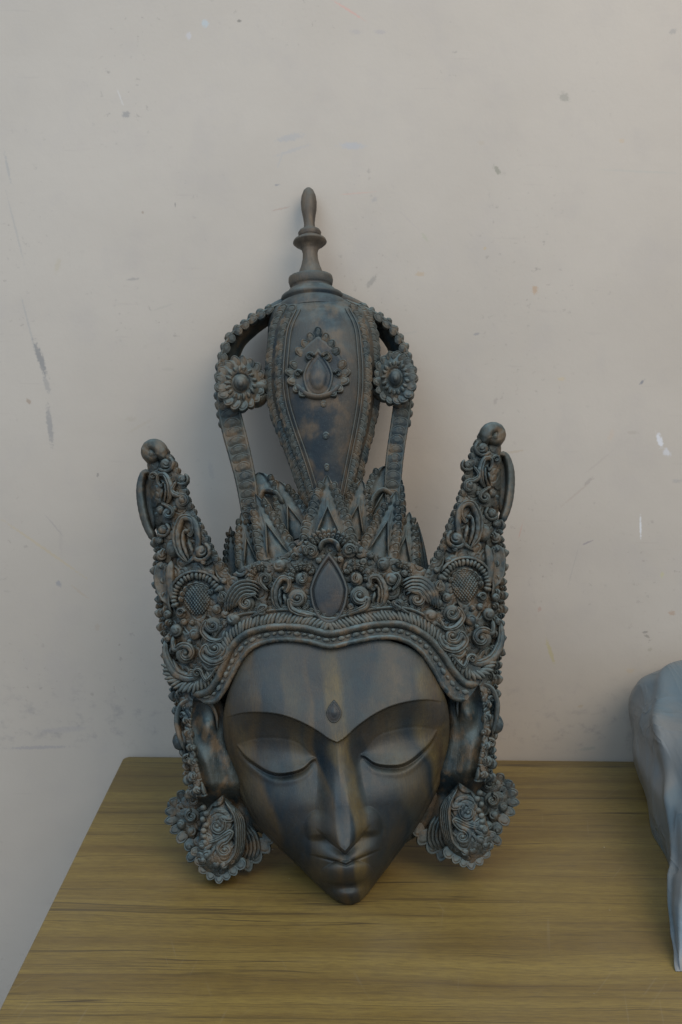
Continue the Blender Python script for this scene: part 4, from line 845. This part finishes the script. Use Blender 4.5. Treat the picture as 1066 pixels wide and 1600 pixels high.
# ------------------------------------------------------------------ plastic-wrapped bundle at the right
k = NT('grey_plastic'); co = k.n('ShaderNodeTexCoord').outputs['Object']
pn = k.noise(k.map(co, scale=(9, 9, 9)), 1.0, 4, .55, .6)
c = k.mix(k.ramp(pn, .38, .64), rgb(.082, .116, .134), rgb(.128, .136, .134))
k.t.links.new(c, k.b.inputs['Base Color']); k.b.inputs['Roughness'].default_value = .34; k.b.inputs['Specular IOR Level'].default_value = .55
k.b.inputs['Transmission Weight'].default_value = 0.0
w1 = k.noise(k.map(co, rot=(0, .5, 0.3), scale=(11, 5, 6)), 1.0, 2, .4, .6)
w2 = k.noise(k.map(co, rot=(.3, .4, 0), scale=(26, 9, 16)), 1.0, 3, .5, .8); w2 = k.math('POWER', k.math('SUBTRACT', 1.0, k.math('MULTIPLY', k.math('ABSOLUTE', k.math('SUBTRACT', w2, .5)), 6.0), clamp=True), 2.0)
k.t.links.new(k.bump(k.math('ADD', k.math('MULTIPLY', w1, .006), k.math('MULTIPLY', w2, .0016)), 1.0, .7), k.b.inputs['Normal'])
# left silhouette: for each depth from the wall: foot x and z-profile
dep = [-.006, -.05, -.11, -.18, -.25, -.32, -.38, -.415]
foot = [tpt(1004, 1183)[0], tpt(1010, 1215)[0], tpt(1020, 1262)[0], tpt(1026, 1308)[0], tpt(1043, 1355)[0], tpt(1050, 1410)[0], tpt(1051, 1462)[0], tpt(1052, 1500)[0]]
hgt = [.130, .150, .150, .135, .115, .085, .055, .016]
over = [.020, .026, .022, .010, .004, .004, .006, .002]
nt, ns = 70, 60
dd = np.linspace(dep[0], dep[-1], nt); fx = ip(-dd, [-q for q in dep], foot); hz = ip(-dd, [-q for q in dep], hgt); ov = ip(-dd, [-q for q in dep], over)
ss = np.linspace(0, 1, ns); P = np.zeros((nt, ns, 3))
for i in range(nt):
    for j, s_ in enumerate(ss):
        if s_ < .35:
            q = s_ / .35; x = fx[i] - ov[i] * math.sin(q * math.pi * .62) * 1.1 + .012 * q ** 4; zz = hz[i] * .80 * q
        elif s_ < .6:
            q = (s_ - .35) / .25; x0 = fx[i] - ov[i] * math.sin(.62 * math.pi) * 1.1 + .012
            x = x0 + .075 * (1 - math.cos(q * math.pi / 2)) ** .8 * .8 + .03 * q; zz = hz[i] * (.80 + .20 * math.sin(q * math.pi / 2))
        else:
            q = (s_ - .6) / .4; x0 = fx[i] - ov[i] * math.sin(.62 * math.pi) * 1.1 + .012 + .09
            x = x0 + .22 * q; zz = hz[i] * (1 - q ** 5)
        wr_ = .0052 * math.exp(-((s_ - .42 - 1.1 * (dd[i] + .12)) / .035) ** 2) - .004 * math.exp(-((s_ - .30 + .8 * (dd[i] + .2)) / .05) ** 2) + .0040 * math.sin(10 * s_ + dd[i] * 30) * math.sin(dd[i] * 22 + s_ * 6) + .0022 * (1 - abs(math.sin(s_ * 9 + dd[i] * 26 + 1.3 * math.sin(dd[i] * 17)))) ** 2 + .0012 * (1 - abs(math.sin(s_ * 15 - dd[i] * 18 + 1.0))) ** 4
        P[i, j] = (x - wr_ * .9, dd[i], max(.0008, zz + wr_ * min(1, zz * 30)))
front = P[-1].copy(); front[:, 1] -= .006; front[:, 2] = .0006
P = np.concatenate([P, front[None]], 0)
# knotted fold: deepen a crease near the top left
bag = obj('wrapped_bundle', grid(P), k.m, smooth=True)
bag['label'] = 'grey plastic-wrapped bundle at the right end of the table, cut off by the frame'; bag['category'] = 'bundle'
sm_ = bag.modifiers.new('sub', 'SUBSURF'); sm_.levels = 1; sm_.render_levels = 1
